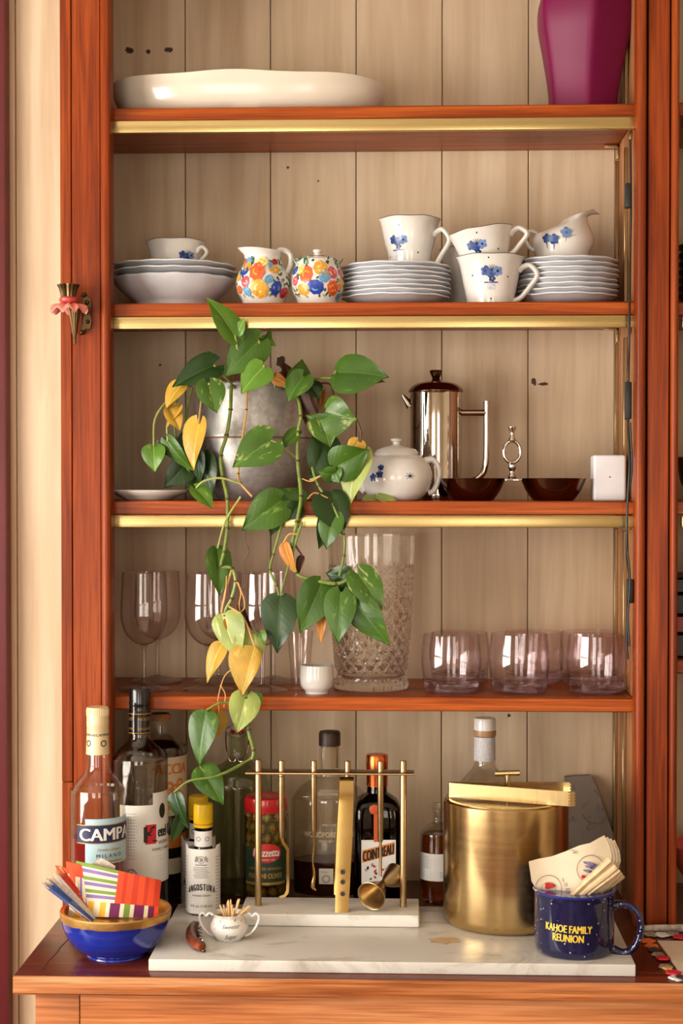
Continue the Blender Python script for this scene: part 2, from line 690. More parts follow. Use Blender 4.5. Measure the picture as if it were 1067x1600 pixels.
def patch(mb, wr, a0, a1, z0, z1, eps=0.0004, n=20, slot=0, nz=1):
    """curved label sheet with a little thickness"""
    mb.slot(slot)
    grid_o, grid_i = [], []
    for k in range(nz + 1):
        z = z0 + (z1 - z0) * k / nz
        ro = wr.R(z) + eps
        grid_o.append([(ro * math.sin(a0 + (a1 - a0) * i / n), -wr.ey * ro * math.cos(a0 + (a1 - a0) * i / n), z) for i in range(n + 1)])
    mb.sheet(grid_o)
    return mb


def px_prof(px, Y, z0, rows):
    """(r_px, row_px or None for the base) -> (r, z) in metres at the axis depth Y"""
    out = []
    for r, y in rows:
        yy = 800 if y is None else y
        s = mpp(px, yy, Y)
        out.append((r * s, 0.0 if y is None else P(px, y, Y).z - z0))
    return out


def shell(outer, th, floor=None):
    """outer profile (bottom to rim) -> closed vessel profile with wall thickness th"""
    floor = th if floor is None else floor
    inner = []
    for r, z in reversed(outer):
        if z >= floor + 1e-6 and r - th > 0:
            inner.append((r - th, z))
    rf = inner[-1][0] if inner else 0.001
    inner.append((rf * 0.9, floor))
    inner.append((0.0, floor))
    rim = outer[-1]
    top = [(rim[0] - th * 0.5, rim[1] + th * 0.25)]
    return [(0.0, outer[0][1])] + outer + top + inner


def smooth_prof(p, n=4):
    q = catmull([(r, 0, z) for r, z in p], n)
    return [(max(v.x, 0), v.z) for v in q]


# heights of the standing surfaces
YF = 0.02          # shelf fronts
YB = 0.247         # face of the back boards
Z_C = 0.90
Z_S = 0.9155
SH = {k: P(580, y, YF).z for k, y in ((1, 165.5), (2, 472.5), (3, 783.0), (4, 1089.5))}
TH = 0.0195

# ================================================================ the room
M_PAINT = plain('warm_cream_wall_paint', (226, 206, 174), 0.7, 0.03, 3)
M_CEIL = plain('white_ceiling_paint', (232, 226, 214), 0.8, 0.02, 3)
M_DKRED = plain('dark_red_door_casing_paint', (96, 20, 26), 0.4, 0.12, 12)
X0, X1, Y0, Y1, Z1 = ROOM['x0'], ROOM['x1'], ROOM['y0'], ROOM['y1'], ROOM['z1']
struct(MB().box(X0, X1, Y0, Y1 + 0.1, -0.1, 0).build('floor', W_FLOOR, smooth=False), 'brown wooden room floor')
struct(MB().box(X0, X1, Y0, Y1 + 0.1, Z1, Z1 + 0.1).build('ceiling', M_CEIL, smooth=False), 'white painted ceiling')
struct(MB().box(X0 - 0.1, X0, Y0, Y1 + 0.1, 0, Z1).build('wall_left', M_PAINT, smooth=False), 'cream painted side wall')
struct(MB().box(X1, X1 + 0.1, Y0, Y1 + 0.1, 0, Z1).build('wall_right', M_PAINT, smooth=False), 'cream painted side wall')
struct(MB().box(X0, X1, Y0 - 0.1, Y0, 0, Z1).build('wall_front', M_PAINT, smooth=False), 'cream painted wall behind the viewer')


def window_frame(n, mk):
    e = empty('window_%d' % n, 'white framed window with panes', None, (0, 0, 0), kind='structure')
    for name, b in mk:
        MB().box(*b, 0.004, 1).build(name, M_CEIL, e, smooth=False)


def win_front(n, cx, w_, cz, h_):
    y = Y0
    L = []
    for sx in (-1, 1):
        x = cx + sx * (w_ / 2 + 0.035)
        L.append(('window_frame', (x - 0.04, x + 0.04, y, y + 0.05, cz - h_ / 2 - 0.07, cz + h_ / 2 + 0.07)))
    for sz in (-1, 1):
        z = cz + sz * (h_ / 2 + 0.035)
        L.append(('window_frame', (cx - w_ / 2, cx + w_ / 2, y, y + 0.05, z - 0.035, z + 0.035)))
    L.append(('muntin', (cx - 0.03, cx + 0.03, y + 0.032, y + 0.05, cz - h_ / 2, cz + h_ / 2)))
    L.append(('muntin', (cx - w_ / 2, cx + w_ / 2, y + 0.032, y + 0.05, cz - 0.025, cz + 0.025)))
    window_frame(n, L)


win_front(1, -0.95, 0.95, 1.35, 1.3)
win_front(2, 0.85, 0.75, 1.35, 1.3)
L = []
for sy in (-1, 1):
    y = -1.75 + sy * 1.035
    L.append(('window_frame', (X0, X0 + 0.05, y - 0.04, y + 0.04, 0.62, 2.02)))
for z in (0.66, 1.98):
    L.append(('window_frame', (X0, X0 + 0.05, -2.75, -0.75, z - 0.035, z + 0.035)))
for y in (-2.09, -1.42):
    L.append(('muntin', (X0 + 0.032, X0 + 0.05, y - 0.04, y + 0.04, 0.69, 1.95)))
L.append(('muntin', (X0 + 0.032, X0 + 0.05, -2.75, -0.75, 1.3, 1.34)))
window_frame(3, L)

# boarded wall: planks with open joints in front of a dark wall
wall = struct(MB().box(X0, X1, Y1, Y1 + 0.1, 0, Z1).build('wall_back', plain('brown_joint', (104, 78, 56), 0.8), smooth=False), 'pale wooden board wall behind the shelves')
PITCHW = 0.1322
seam0 = (289 - 634.0) * (YB + 2.30) / FPX
me_plank = None
k0 = int((X0 - seam0) / PITCHW) - 1
for k in range(k0, int((X1 - seam0) / PITCHW) + 1):
    xa = seam0 + k * PITCHW
    if xa < X0 or xa + PITCHW > X1:
        continue
    if me_plank is None:
        pm = MB().box(0.0006, PITCHW - 0.0006, 0, Y1 - YB, 0.0, Z1, 0.0011, 1).build('plank', M_PLANK, wall, (xa, YB, 0), smooth=False)
        me_plank = pm.data
    else:
        o = bpy.data.objects.new('plank', me_plank)
        COL.objects.link(o)
        o.parent = wall
        o.location = (xa, YB, 0)
M_KNOT = plain('dark_pine_knot', (74, 46, 28), 0.6, 0.4, 200)


def knot(px, py, rx, ry, seed):
    random.seed(seed)
    s = mpp(px, py, YB)
    vs = [(0, 0, 0)]
    n = 14
    for j in range(n):
        a = 2 * PI * j / n
        q = 1 + random.uniform(-0.3, 0.3)
        vs.append((rx * s * q * math.cos(a), 0.0, ry * s * q * math.sin(a)))
    p = P(px, py, YB)
    MB().add(vs, [(0, 1 + j, 1 + (j + 1) % n) for j in range(n)]).build('knot', M_KNOT, wall, (p.x, YB - 0.0004, p.z), smooth=False)


for q in ((202, 79, 6, 5), (232, 81, 4, 4), (264, 78, 6, 4), (590, 596, 13, 3), (601, 589, 6, 2), (576, 601, 7, 2), (834, 597, 4, 5), (848, 600, 7, 2.5),
          (438, 566, 8, 9), (250, 570, 2, 2), (795, 1118, 3, 3), (905, 335, 2, 3), (450, 262, 2, 2), (497, 283, 1.6, 1.6)):
    knot(*q, seed=int(q[0]))

# dark red casing at the far left
pa = P(10, 800, 0.215)
struct(MB().box(pa.x - 0.11, pa.x, 0.215, YB, 0, Z1, 0.004).build('trim_1', M_DKRED), 'dark red painted door casing')

# ================================================================ the hutch
XL0 = (92 - 634.0) * 2.30 / FPX
XL1 = (172.5 - 634.0) * 2.30 / FPX
XR0 = 0.3185
XR1 = 0.3775
XE = 1.12
HZ = 2.305
HUT = empty('hutch', 'red-brown varnished wooden hutch with open shelves on the counter', 'hutch', (0, 0, Z_C))


def hb(name, mat, x0, x1, y0, y1, z0, z1, bev=0.001, parent=HUT, label=None):
    o = MB().box(x0, x1, y0, y1, z0 - Z_C, z1 - Z_C, bev, 1).build(name, mat, parent)
    if label:
        o['label'] = label
    return o


def bead(x, w_, zb=Z_C, zt=HZ):
    pts = []
    for j in range(9):
        a = PI * j / 8
        pts.append((x - w_ / 2 * math.cos(a), -0.004 - 0.006 * math.sin(a)))
    pts += [(x + w_ / 2, 0.02), (x - w_ / 2, 0.02)]
    n = len(pts)
    vs = [(a, b, zb - Z_C) for a, b in pts] + [(a, b, zt - Z_C) for a, b in pts]
    fs = [tuple(range(n)), tuple(range(2 * n - 1, n - 1, -1))] + [(i, (i + 1) % n, n + (i + 1) % n, n + i) for i in range(n)]
    MB().add(vs, fs).build('bead_moulding', W_STILE, HUT)


sx = 2.30 / FPX
gx = lambda px: (px - 634.0) * sx
# left upright: narrow outer board in two lengths, wide board, bead
zj = P(100, 1222, 0).z
hb('outer_stile', W_STILE, gx(92), gx(109.3), -0.001, 0.02, zj + 0.0006, HZ)
hb('outer_stile', W_STILE, gx(92), gx(109.3), 0.0, 0.02, Z_C, zj)
hb('stile', W_STILE, gx(110.2), gx(155), 0.0, 0.02, Z_C, HZ)
hb('back_strip', M_CAVITY, gx(93), gx(172), 0.012, 0.0215, Z_C, HZ, 0)
bead(gx(164.5), 16 * sx)
# right upright
bead(gx(997), 15 * sx)
hb('stile', W_STILE, gx(1008), gx(1041), -0.002, 0.02, Z_C, HZ)
bead(gx(1049), 12 * sx)
hb('back_strip', M_CAVITY, gx(990), gx(1055), 0.012, 0.0215, Z_C, HZ, 0)
# sides, top, header
hb('side_panel', W_SIDE, XR0 + 0.002, XR0 + 0.022, 0.022, YB - 0.001, Z_C, HZ)
hb('side_panel', W_SIDE, XL0, XL0 + 0.02, 0.022, YB - 0.001, Z_C, HZ)
hb('side_panel', W_SIDE, XE - 0.02, XE, 0.022, YB - 0.001, Z_C, HZ)
hb('stile', W_STILE, XE - 0.06, XE, 0.0, 0.02, Z_C, HZ)
hb('header', W_SHELF, XL0, XE, -0.004, 0.022, HZ, HZ + 0.13)
hb('top_panel', W_SHELF, XL0, XE, 0.022, YB - 0.001, HZ + 0.02, HZ + 0.04)
hb('cornice', W_SHELF, XL0 - 0.02, XE + 0.02, -0.05, YB - 0.001, HZ + 0.13, HZ + 0.16, 0.006)

# shelves of the near bay, with the pale brass strip under the upper three
random.seed(3)
for k in (1, 2, 3, 4):
    z = SH[k]
    xl = XL0 + 0.021
    sh = hb('shelf', W_SHELF, xl, XR0 + 0.0015, YF, YB - 0.002, z - TH, z, 0.0016)
    if k < 4:
        x_r = XR0 - 0.0005
        o = MB().box(gx(171), x_r, YF - 0.011, YF - 0.0005, z - TH - 0.0175 - Z_C, z - TH - 0.001 - Z_C, 0.0012, 2).build('brass_strip', M_BRASSTRIM, sh)
        o['label'] = 'pale polished brass strip'
        MB().box(gx(171), x_r, YF - 0.0005, YF + 0.012, z - TH - 0.004 - Z_C, z - TH - 0.0008 - Z_C, 0).build('brass_flange', M_BRASSTRIM, sh)
        for yy in (0.06, 0.2):
            MB().box(XR0 - 0.02, XR0 + 0.001, yy, yy + 0.01, z - TH - 0.004 - Z_C, z - TH - 0.0005 - Z_C, 0.0005).box(
                XR0 - 0.002, XR0 + 0.001, yy, yy + 0.01, z - TH - 0.022 - Z_C, z - TH - 0.0005 - Z_C, 0.0005).build('shelf_bracket', M_BRASSTRIM, sh)
for yy in (0.105, 0.205):
    hb('shelf_standard', M_BRASS, XR0 - 0.0035, XR0 + 0.002, yy, yy + 0.012, Z_C + 0.02, SH[4] - TH - 0.002, 0.0008)
    for a, b in ((4, 3), (3, 2), (2, 1)):
        hb('shelf_standard', M_BRASS, XR0 - 0.0035, XR0 + 0.002, yy, yy + 0.012, SH[a] + 0.0005, SH[b] - TH - 0.024, 0.0008)
hb('shelf_standard', M_BRASS, XR0 - 0.0035, XR0 + 0.002, 0.105, 0.117, SH[1] + 0.0005, HZ, 0.0008)
# shelves of the far bay
SR = {1: P(1060, 160, YF).z, 2: P(1060, 472, YF).z, 3: P(1060, 783, YF).z, 4: P(1060, 1031, YF).z}
for k in SR:
    sh = hb('shelf', W_SHELF, XR0 + 0.0225, XE - 0.0205, YF, YB - 0.002, SR[k] - TH, SR[k], 0.0016)
    if k < 4:
        MB().box(XR1 + 0.006, XE - 0.06, YF - 0.011, YF - 0.0005, SR[k] - TH - 0.0175 - Z_C, SR[k] - TH - 0.001 - Z_C, 0.0012).build('brass_strip', M_BRASSTRIM, sh)

# ================================================================ counter and base cabinet
pcl = P(20.6, 1536, -0.268)
CX0 = pcl.x
CT = empty('countertop', 'dark red varnished wooden countertop with a worn orange front edge', 'countertop', (0, 0, Z_C))
MB().box(CX0, XE + 0.05, -0.266, YB - 0.001, -0.022, 0.0, 0.0015).build('top_board', W_TOP, CT)
# worn front edge, its face ridged along the grain
gr = []
random.seed(11)
N, Mz = 120, 9
for j in range(Mz):
    row = []
    for i in range(N):
        x = CX0 + (XE + 0.05 - CX0) * i / (N - 1)
        zz = -0.0235 + 0.0225 * j / (Mz - 1)
        d = 0.0016 * mnoise.noise(Vector((x * 9, zz * 900, 0.3)))
        d += 0.0022 if j in (0, Mz - 1) else 0
        row.append((x, -0.270 + d, zz))
    gr.append(row)
gr.append([(p[0], -0.2655, p[2] + 0.0004) for p in gr[-1]])
gr.insert(0, [(p[0], -0.2655, p[2]) for p in gr[0]])
MB().sheet(gr).build('front_edge', W_EDGE, CT)['label'] = 'worn orange wooden edge'
MB().add([(CX0 + 0.03 + 0.004 * math.sin(i * 2.1) * 0.2 + 0.02 * i / 9 * 0.3 + sgn * 0.0006, -0.25 + 0.19 * i / 9, 0.0003) for i in range(10) for sgn in (-1, 1)],
         [(2 * i, 2 * i + 1, 2 * i + 3, 2 * i + 2) for i in range(9)]).build('crack', M_CAVITY, CT, smooth=False)['label'] = 'thin dark crack in the board'
BC = empty('base_cabinet', 'orange wooden base cabinet under the countertop', 'cabinet', (0, 0, 0))
BX0 = (48 - 634.0) * 2.055 / FPX
yb = -0.245
bz = Z_C - 0.0245
W_BASE = wood('orange_base_cabinet_wood', (164, 92, 48), (200, 124, 72), (220, 150, 98), 'X', 0.42, 0.15)
MB().box(BX0 + 0.02, XE, yb + 0.022, YB - 0.002, 0.08, bz).build('carcass', W_SIDE, BC, smooth=False)
MB().box(BX0, BX0 + 0.056, yb, yb + 0.0215, 0.0, bz, 0.001).build('stile', W_BASE, BC)
MB().box(BX0 + 0.0572, XE - 0.06, yb, yb + 0.0215, bz - 0.06, bz, 0.001).build('rail', W_BASE, BC)
MB().box(XE - 0.059, XE, yb, yb + 0.0215, 0.0, bz, 0.001).build('stile', W_BASE, BC)
for i in range(3):
    xa = BX0 + 0.06 + i * (XE - 0.12 - BX0) / 3
    xb = BX0 + 0.056 + (i + 1) * (XE - 0.12 - BX0) / 3
    d = MB().box(xa, xb, yb + 0.002, yb + 0.0215, bz - 0.21, bz - 0.063, 0.002).build('drawer_front', W_BASE, BC)
    MB().ball(((xa + xb) / 2, yb - 0.012, bz - 0.13), 0.013).build('knob', M_BRASS, d)
    d = MB().box(xa, xb, yb + 0.002, yb + 0.0215, 0.09, bz - 0.214, 0.002).build('door', W_BASE, BC)
    MB().ball((xb - 0.04, yb - 0.012, bz - 0.3), 0.013).build('knob', M_BRASS, d)
MB().box(BX0 + 0.02, XE - 0.02, yb + 0.05, yb + 0.07, 0, 0.09).build('kick_board', W_BASE, BC)

# black lighting cable down the right side
CB = empty('power_cable', 'black electric cable with plugs hanging inside the right upright', 'cable', P(984, 1000, 0.035))
org = CB.location.copy()


def cpt(px, py, Y=0.034):
    return P(px, py, Y) - org


pts = [(984.5, 218), (985, 260), (985.5, 330), (984, 420), (983, 520), (981.5, 590), (981.5, 660), (983.5, 720), (980, 790), (979, 860), (983, 905), (980, 960), (979, 1000), (980.5, 1030)]
MB().tube([cpt(*p, Y=-0.001 if abs(p[1] - 790) < 80 or abs(p[1] - 495) < 60 else 0.012) for p in pts], 0.0017, 8).build('cord', M_BLACK, CB)
MB().tube([cpt(981 + d, y, -0.001) for d, y in ((3, 660), (6, 730), (-1, 790), (-1, 850), (3, 910), (0, 960), (2, 1010))], 0.0015, 8).build('cord', M_BLACK, CB)
for y0_, y1_ in ((287, 325), (597, 655), (905, 942)):
    c = cpt(981 if y0_ < 900 else 984, (y0_ + y1_) / 2, 0.012)
    hh = (y1_ - y0_) / 2 * mpp(984, y0_, 0.03)
    MB().box(c.x - 0.0045, c.x + 0.0045, c.y - 0.007, c.y + 0.007, c.z - hh, c.z + hh, 0.002).build('plug', M_BLACK, CB)

# marble slab on the counter
a = P(232, 1524, -0.243)
b = P(993, 1530, -0.243)
MB_ = MB().box(a.x, b.x, -0.243, 0.03, 0.0004, Z_S - Z_C, 0.0015, 2)
tag(MB_.build('marble_slab', M_MARBLE, None, (0, 0, Z_C)), 'large pale grey marble slab lying on the wooden countertop', 'slab')
random.seed(5)
vs = [(0, 0, 0)] + [((0.017 + random.uniform(-.006, .006)) * math.cos(2 * PI * j / 16) * 1.2, (0.016 + random.uniform(-.006, .006)) * math.sin(2 * PI * j / 16), 0) for j in range(16)]
pst = P(690, 1474, -0.12)
st = MB().add(vs, [(0, 1 + j, 1 + (j + 1) % 16) for j in range(16)]).build('stain', plain('tan_spill_stain', (200, 168, 126), 0.3, 0.15, 90), bpy.data.objects['marble_slab'],
                                                                           (pst.x, -0.145, Z_S - Z_C + 0.0003), smooth=False)

# ================================================================ top shelf
def rounded_poly(n, R, rnd, a0=0.0, seg=72):
    out = []
    for j in range(seg):
        a = 2 * PI * j / seg
        q = (a - a0 + PI / n) % (2 * PI / n) - PI / n
        rp = R * math.cos(PI / n) / math.cos(q)
        out.append((a, rnd * R * 0.97 + (1 - rnd) * rp))
    return out


ex = 922
Yv = 0.115
rows = [(54, None), (55.5, 150), (60, 120), (68, 80), (75, 48), (77.5, 28), (77, 10), (71, -12), (61, -30), (50, -42)]
pr = smooth_prof(px_prof(ex - 7, Yv, SH[1], rows), 3)
mb = MB()
rings = []
for i, (r, z) in enumerate(pr):
    lean = 0.006 * (z / pr[-1][1])
    rings.append([(lean - 0.003 + q * math.cos(a), q * math.sin(a), z) for a, q in rounded_poly(6, r * 1.06, 0.25, math.radians(62))])
th = 0.004
for (r, z) in reversed(pr[3:]):
    lean = 0.006 * (z / pr[-1][1])
    rings.append([(lean - 0.003 + q * math.cos(a), q * math.sin(a), z) for a, q in rounded_poly(6, r * 1.06 - th, 0.25, math.radians(62))])
mb.loft(rings)
p = P(ex - 9, 165, Yv)
tag(mb.build('vase', M_MAGENTA, None, (p.x, Yv, SH[1])), 'tall faceted magenta vase on the top shelf', 'vase')

# long white platter, uneven hand-made rim
pl = P(178, 140, 0.13)
pr_ = P(604, 140, 0.13)
cx = (pl.x + pr_.x) / 2
rx = (pr_.x - pl.x) / 2
ry = 0.098
zt = P(400, 113, 0.05).z - SH[1]


def prow(fr, zf, wav=0.0):
    ring = []
    for j in range(96):
        a = 2 * PI * j / 96
        c, s_ = math.cos(a), math.sin(a)
        sq = (abs(c) ** 2.6 + abs(s_) ** 2.6) ** (-1 / 2.6)
        x, y = rx * fr * c * sq, (ry - rx * (1 - fr) * 0.5) * s_ * sq
        u = x / rx
        dz = wav * (0.0018 * math.cos(7.5 * u + 0.6) - 0.012 * max(0, u - 0.35) ** 1.4 - 0.006 * max(0, -u - 0.55))
        ring.append((x, y, zt * zf + dz))
    return ring


rings = [prow(0.80, 0.0), prow(0.88, 0.06), prow(0.955, 0.3), prow(0.99, 0.6, 0.5), prow(1.0, 0.86, 0.9), prow(0.995, 0.98, 1), prow(0.975, 1.0, 1),
         prow(0.955, 0.92, 1), prow(0.93, 0.5, 0.5), prow(0.85, 0.22), prow(0.5, 0.16)]
tag(MB().loft(rings).build('platter', M_CREAM, None, (cx, 0.13, SH[1])), 'long white ceramic platter with a wavy rim on the top shelf', 'platter')

# ================================================================ crockery shelf
ORD = ['top', 'second', 'third', 'fourth', 'fifth', 'sixth', 'seventh', 'eighth', 'ninth']


def wavy(R, amp, n=16):
    def f(a, r, z, i):
        k = max(0.0, (r / R - 0.75) / 0.25)
        return r * (1 + amp * k * math.cos(n * a)), z + 0.0004 * k * (math.cos(n * a + 1.0) + 0.6 * math.cos(5 * a))
    return f


def plate(name, label, cx, cy, z, R, H, mat, rot, group, th=0.0036, foot=0.58, wn=12):
    o = [(R * foot * 0.98, 0.0), (R * foot, 0.0006), (R * (foot + 0.03), H * 0.16), (R * 0.8, H * 0.48), (R * 0.93, H * 0.86), (R, H)]
    o = smooth_prof(o, 2)
    prof = [(0.0, 0.0012)] + o + [(R * 0.995, H + th * 0.55), (R * 0.97, H + th * 0.75), (R * 0.9, H * 0.78 + th), (R * 0.78, H * 0.42 + th), (R * 0.55, H * 0.14 + th), (0.0, H * 0.12 + th)]
    e = MB().lathe(prof, 72, wavy(R, 0.006, wn)).build(name, mat, None, (cx, cy, z), (0, 0, rot))
    tag(e, label, 'plate', group)
    return e


def handle_pts(r0, z0, r1, z1, out, up=0.0, n=5):
    """ear-shaped handle in the XZ plane from the lower joint to the upper joint"""
    return [(r0, 0, z0), (r0 + out * 0.45, 0, z0 + (z1 - z0) * 0.12), (r0 + out * 0.9, 0, z0 + (z1 - z0) * 0.42), (max(r0, r1) + out, 0, z0 + (z1 - z0) * 0.75 + up * 0.5),
            (r1 + out * 0.62, 0, z1 + up), (r1 + out * 0.22, 0, z1 + up * 0.7), (r1 - 0.001, 0, z1 - 0.002)]


def flower(wr, mb, u, v, r, slot, slot2, n=5, rot=0.3):
    for k in range(n):
        a = rot + 2 * PI * k / n
        wr.put(mb, disc2(0, 0, r * 0.52, r * 0.46, 9, a), u + r * 0.62 * math.cos(a), v + r * 0.62 * math.sin(a), slot)
    wr.put(mb, disc2(0, 0, r * 0.3, n=8), u, v, slot2, eps=0.0005)


def stroke(u0, v0, u1, v1, w_):
    dx, dy = u1 - u0, v1 - v0
    L = math.hypot(dx, dy)
    nx, ny = -dy / L * w_ / 2, dx / L * w_ / 2
    return [(u0 - nx, v0 - ny), (u1 - nx * .4, v1 - ny * .4), (u1 + nx * .4, v1 + ny * .4), (u0 + nx, v0 + ny)], [(0, 1, 2, 3)]


def blue_bunch(wr, mb, u, v, s, basket=True):
    """painted bunch: three blue flowers, leaves, a little basket"""
    flower(wr, mb, u - 0.36 * s, v + 0.12 * s, 0.30 * s, 0, 2, 5, 0.2)
    flower(wr, mb, u + 0.40 * s, v + 0.10 * s, 0.30 * s, 1, 2, 5, 0.7)
    flower(wr, mb, u + 0.02 * s, v - 0.08 * s, 0.25 * s, 0, 2, 5, 0.0)
    flower(wr, mb, u + 0.06 * s, v - 0.36 * s, 0.20 * s, 2, 1, 5, 0.0)
    for k in range(7):
        a = 0.5 + 2.2 * k / 6
        wr.put(mb, stroke(0, 0, 0.42 * s * math.cos(a), 0.42 * s * math.sin(a), 0.06 * s), u + 0.05 * s, v + 0.1 * s, 2)
    if basket:
        wr.put(mb, bar2(-0.42 * s, 0.42 * s, -0.05 * s, 0.03 * s, 4), u, v - 0.58 * s, 0)
        wr.put(mb, bar2(-0.24 * s, 0.24 * s, -0.42 * s, 0.0, 3), u, v - 0.62 * s, 3)


M_BASKET = plain('pale_painted_basket', (196, 196, 206), 0.25, 0.2, 300)
M_FL = [M_BLUEP, M_BLUEL, M_BLUED, M_BASKET]


def teacup(label, px, Y, z0, rows, hang, dec, group, tilt=None, houts=0.030, hrow=(0.2, 0.86), z_off=0.0, hr=0.0042, wavr=0.004):
    pr = px_prof(px, Y, z0, rows)
    H = pr[-1][1]
    pr = smooth_prof(pr, 3)
    R = pr[-1][0]
    e = empty('teacup', label, 'cup', (P(px, 500, Y).x, Y, z0 + z_off), 0.0, group)
    if tilt:
        e.rotation_euler = tilt
    wv = wavy(R, wavr, 6)
    body = MB().lathe(shell(pr, 0.0026, 0.004), 60, lambda a, r, z, i: (wv(a, r, z, i)[0], z + (0.0005 * math.cos(6 * a) if z > 0.8 * H else 0))).build('bowl', M_CHINA, e)
    w_ = Wrap(pr, 0.0004)
    tb = [(R, H)]
    MB().tube([((R - 0.0012) * (1 + wavr * math.cos(6 * a)) * math.cos(a), (R - 0.0012) * (1 + wavr * math.cos(6 * a)) * math.sin(a), H + 0.0006 + 0.0005 * math.cos(6 * a)) for a in [2 * PI * k / 48 for k in range(49)]],
              0.00075, 6, 1).build('rim_line', M_RIM, body)['label'] = 'thin brown rim line'
    hz0, hz1 = H * hrow[0], H * hrow[1]
    hp = handle_pts(w_.R(hz0) - 0.001, hz0, w_.R(hz1) - 0.001, hz1, houts, 0.005)
    h = MB().tube(hp, [hr, hr * .9, hr * .85, hr * .85, hr * .9, hr, hr * 1.1], 10, 5, 1.25, (0, 1, 0)).build('handle', M_CHINA, e)
    h.rotation_euler = (0, 0, hang)
    mb = MB()
    for kind, u, v, s_ in dec:
        if kind == 'bunch':
            blue_bunch(w_, mb, u, v * H, s_)
        elif kind == 'nob':
            blue_bunch(w_, mb, u, v * H, s_, False)
        else:
            w_.put(mb, disc2(0, 0, s_, n=7), u, v * H, 2)
    if mb.v:
        mb.build('painted_flowers', M_FL, body, smooth=False)['label'] = 'blue painted flowers'
    return e


CRK = 'blue and white crockery on the second shelf'
# left: deep bowl with two plates on it and a cup
Yl = 0.128
cxl = P(272, 440, Yl).x
bp = px_prof(272, Yl, SH[2], [(58, None), (60, 476), (66, 470), (84, 455), (95, 442), (97, 438)])
bwl = MB().lathe(shell(smooth_prof(bp, 3), 0.004, 0.006), 72, wavy(bp[-1][0], 0.008, 14)).build('deep_plate', M_CHINAB, None, (cxl, Yl, SH[2]))
tag(bwl, 'deep white soup plate under the two left plates', 'plate', CRK)
zb = bp[-1][1] + SH[2]
R = 99 * mpp(272, 430, Yl)
plate('plate', 'white plate second from the top in the left pile', cxl + 0.001, Yl, zb - 0.0040, R, 0.0125, M_CHINAB, 0.4, CRK, 0.0035, 0.62, 14)
plate('plate', 'white plate at the top of the left pile, under a wide cup', cxl - 0.001, Yl, zb + 0.0055, R * 0.985, 0.012, M_CHINAB, 0.1, CRK, 0.0035, 0.62, 14)
zp = zb + 0.0055 + 0.012 * 0.12 + 0.0036
teacup('wide white cup with blue flowers on the left plate pile', 275, Yl, zp, [(30, None), (34, 416), (38, 410), (41, 398), (45, 384), (47.5, 379)], math.radians(-28),
       [('nob', 0.0215, 0.45, 0.018)], CRK, None, 0.017, (0.12, 0.66), hr=0.003)

# middle saucer stack
Ym = 0.118
cxm = P(619, 440, Ym).x
Rm = 86 * mpp(619, 440, Ym)
n = 8
ztop = P(619, 405, Ym - Rm).z - SH[2]
pit = (ztop - 0.018) / (n - 1)
random.seed(21)
for i in range(n):
    k = n - 1 - i
    plate('saucer', '%s saucer of the middle stack%s' % (ORD[i] if i else 'topmost', ', under a cup' if i == 0 else ' from the top, bluish white'), cxm + random.uniform(-.0015, .0015),
          Ym + random.uniform(-.001, .001), SH[2] + 0.0003 + k * pit, Rm * random.uniform(0.985, 1.0), 0.0145, M_CHINAB, random.uniform(0, 6), 'saucers of the middle stack', 0.0034)
zt_ = SH[2] + 0.0003 + (n - 1) * pit + 0.0145 * 0.12 + 0.0036
teacup('white cup with blue flower basket standing on the middle saucer stack', 640, Ym, zt_, [(31, None), (34, 398), (39, 380), (42, 365), (45.5, 350), (48.5, 344)], math.radians(-22),
       [('bunch', -0.018, 0.56, 0.0205), ('dot', -0.016, 0.84, 0.0012), ('dot', 0.012, 0.36, 0.0013), ('dot', -0.034, 0.30, 0.001)], CRK, None, 0.024, (0.06, 0.72))

# two stacked cups and one behind
Yc = 0.075
teacup('lower white cup of the stacked pair, blue flower basket, on the shelf', 766, Yc, SH[2], [(36, None), (37, 470), (43, 440), (47, 420), (51, 408), (53.5, 403)], math.radians(-14),
       [('bunch', -0.001, 0.62, 0.0225), ('dot', -0.005, 0.92, 0.0012), ('dot', -0.029, 0.58, 0.0013), ('dot', 0.024, 0.55, 0.0013), ('dot', -0.001, 0.1, 0.0012)], CRK, None, 0.026, (0.08, 0.74))
zc = P(766, 415, Yc).z
teacup('tilted upper white cup nested in the lower cup, blue flowers', 759, Yc, zc, [(31, None), (34, 412), (40, 396), (44, 382), (48.5, 369), (50.5, 364)], math.radians(-14),
       [('nob', -0.012, 0.46, 0.021), ('dot', 0.019, 0.30, 0.0013), ('dot', -0.009, 0.85, 0.0012)], CRK, (0, math.radians(-9), 0), 0.024, (0.10, 0.76), 0.003)
teacup('white cup in shade behind the stacked pair of cups', 735, 0.185, SH[2], [(34, None), (35, 460), (40, 435), (44, 412), (47, 395), (49, 391)], math.radians(100), [], CRK, None, 0.022)

# right plate stack
Yr = 0.120
cxr = P(885, 440, Yr).x
Rr = 82 * mpp(885, 440, Yr)
n = 8
ztop = P(885, 397, Yr - Rr).z - SH[2]
pit = (ztop - 0.018) / (n - 1)
for i in range(n):
    k = n - 1 - i
    plate('saucer', '%s scalloped saucer of the right stack%s' % (ORD[i] if i else 'topmost', ', under the white jug' if i == 0 else ' from the top'), cxr + random.uniform(-.0015, .0015),
          Yr + random.uniform(-.001, .001), SH[2] + 0.0003 + k * pit, Rr * random.uniform(0.985, 1.0), 0.0145, M_CHINAB, random.uniform(0, 6), 'saucers of the right stack', 0.0034)
zj_ = SH[2] + 0.0003 + (n - 1) * pit + 0.0145 * 0.12 + 0.0036

# white jug with a raised spout on the right stack


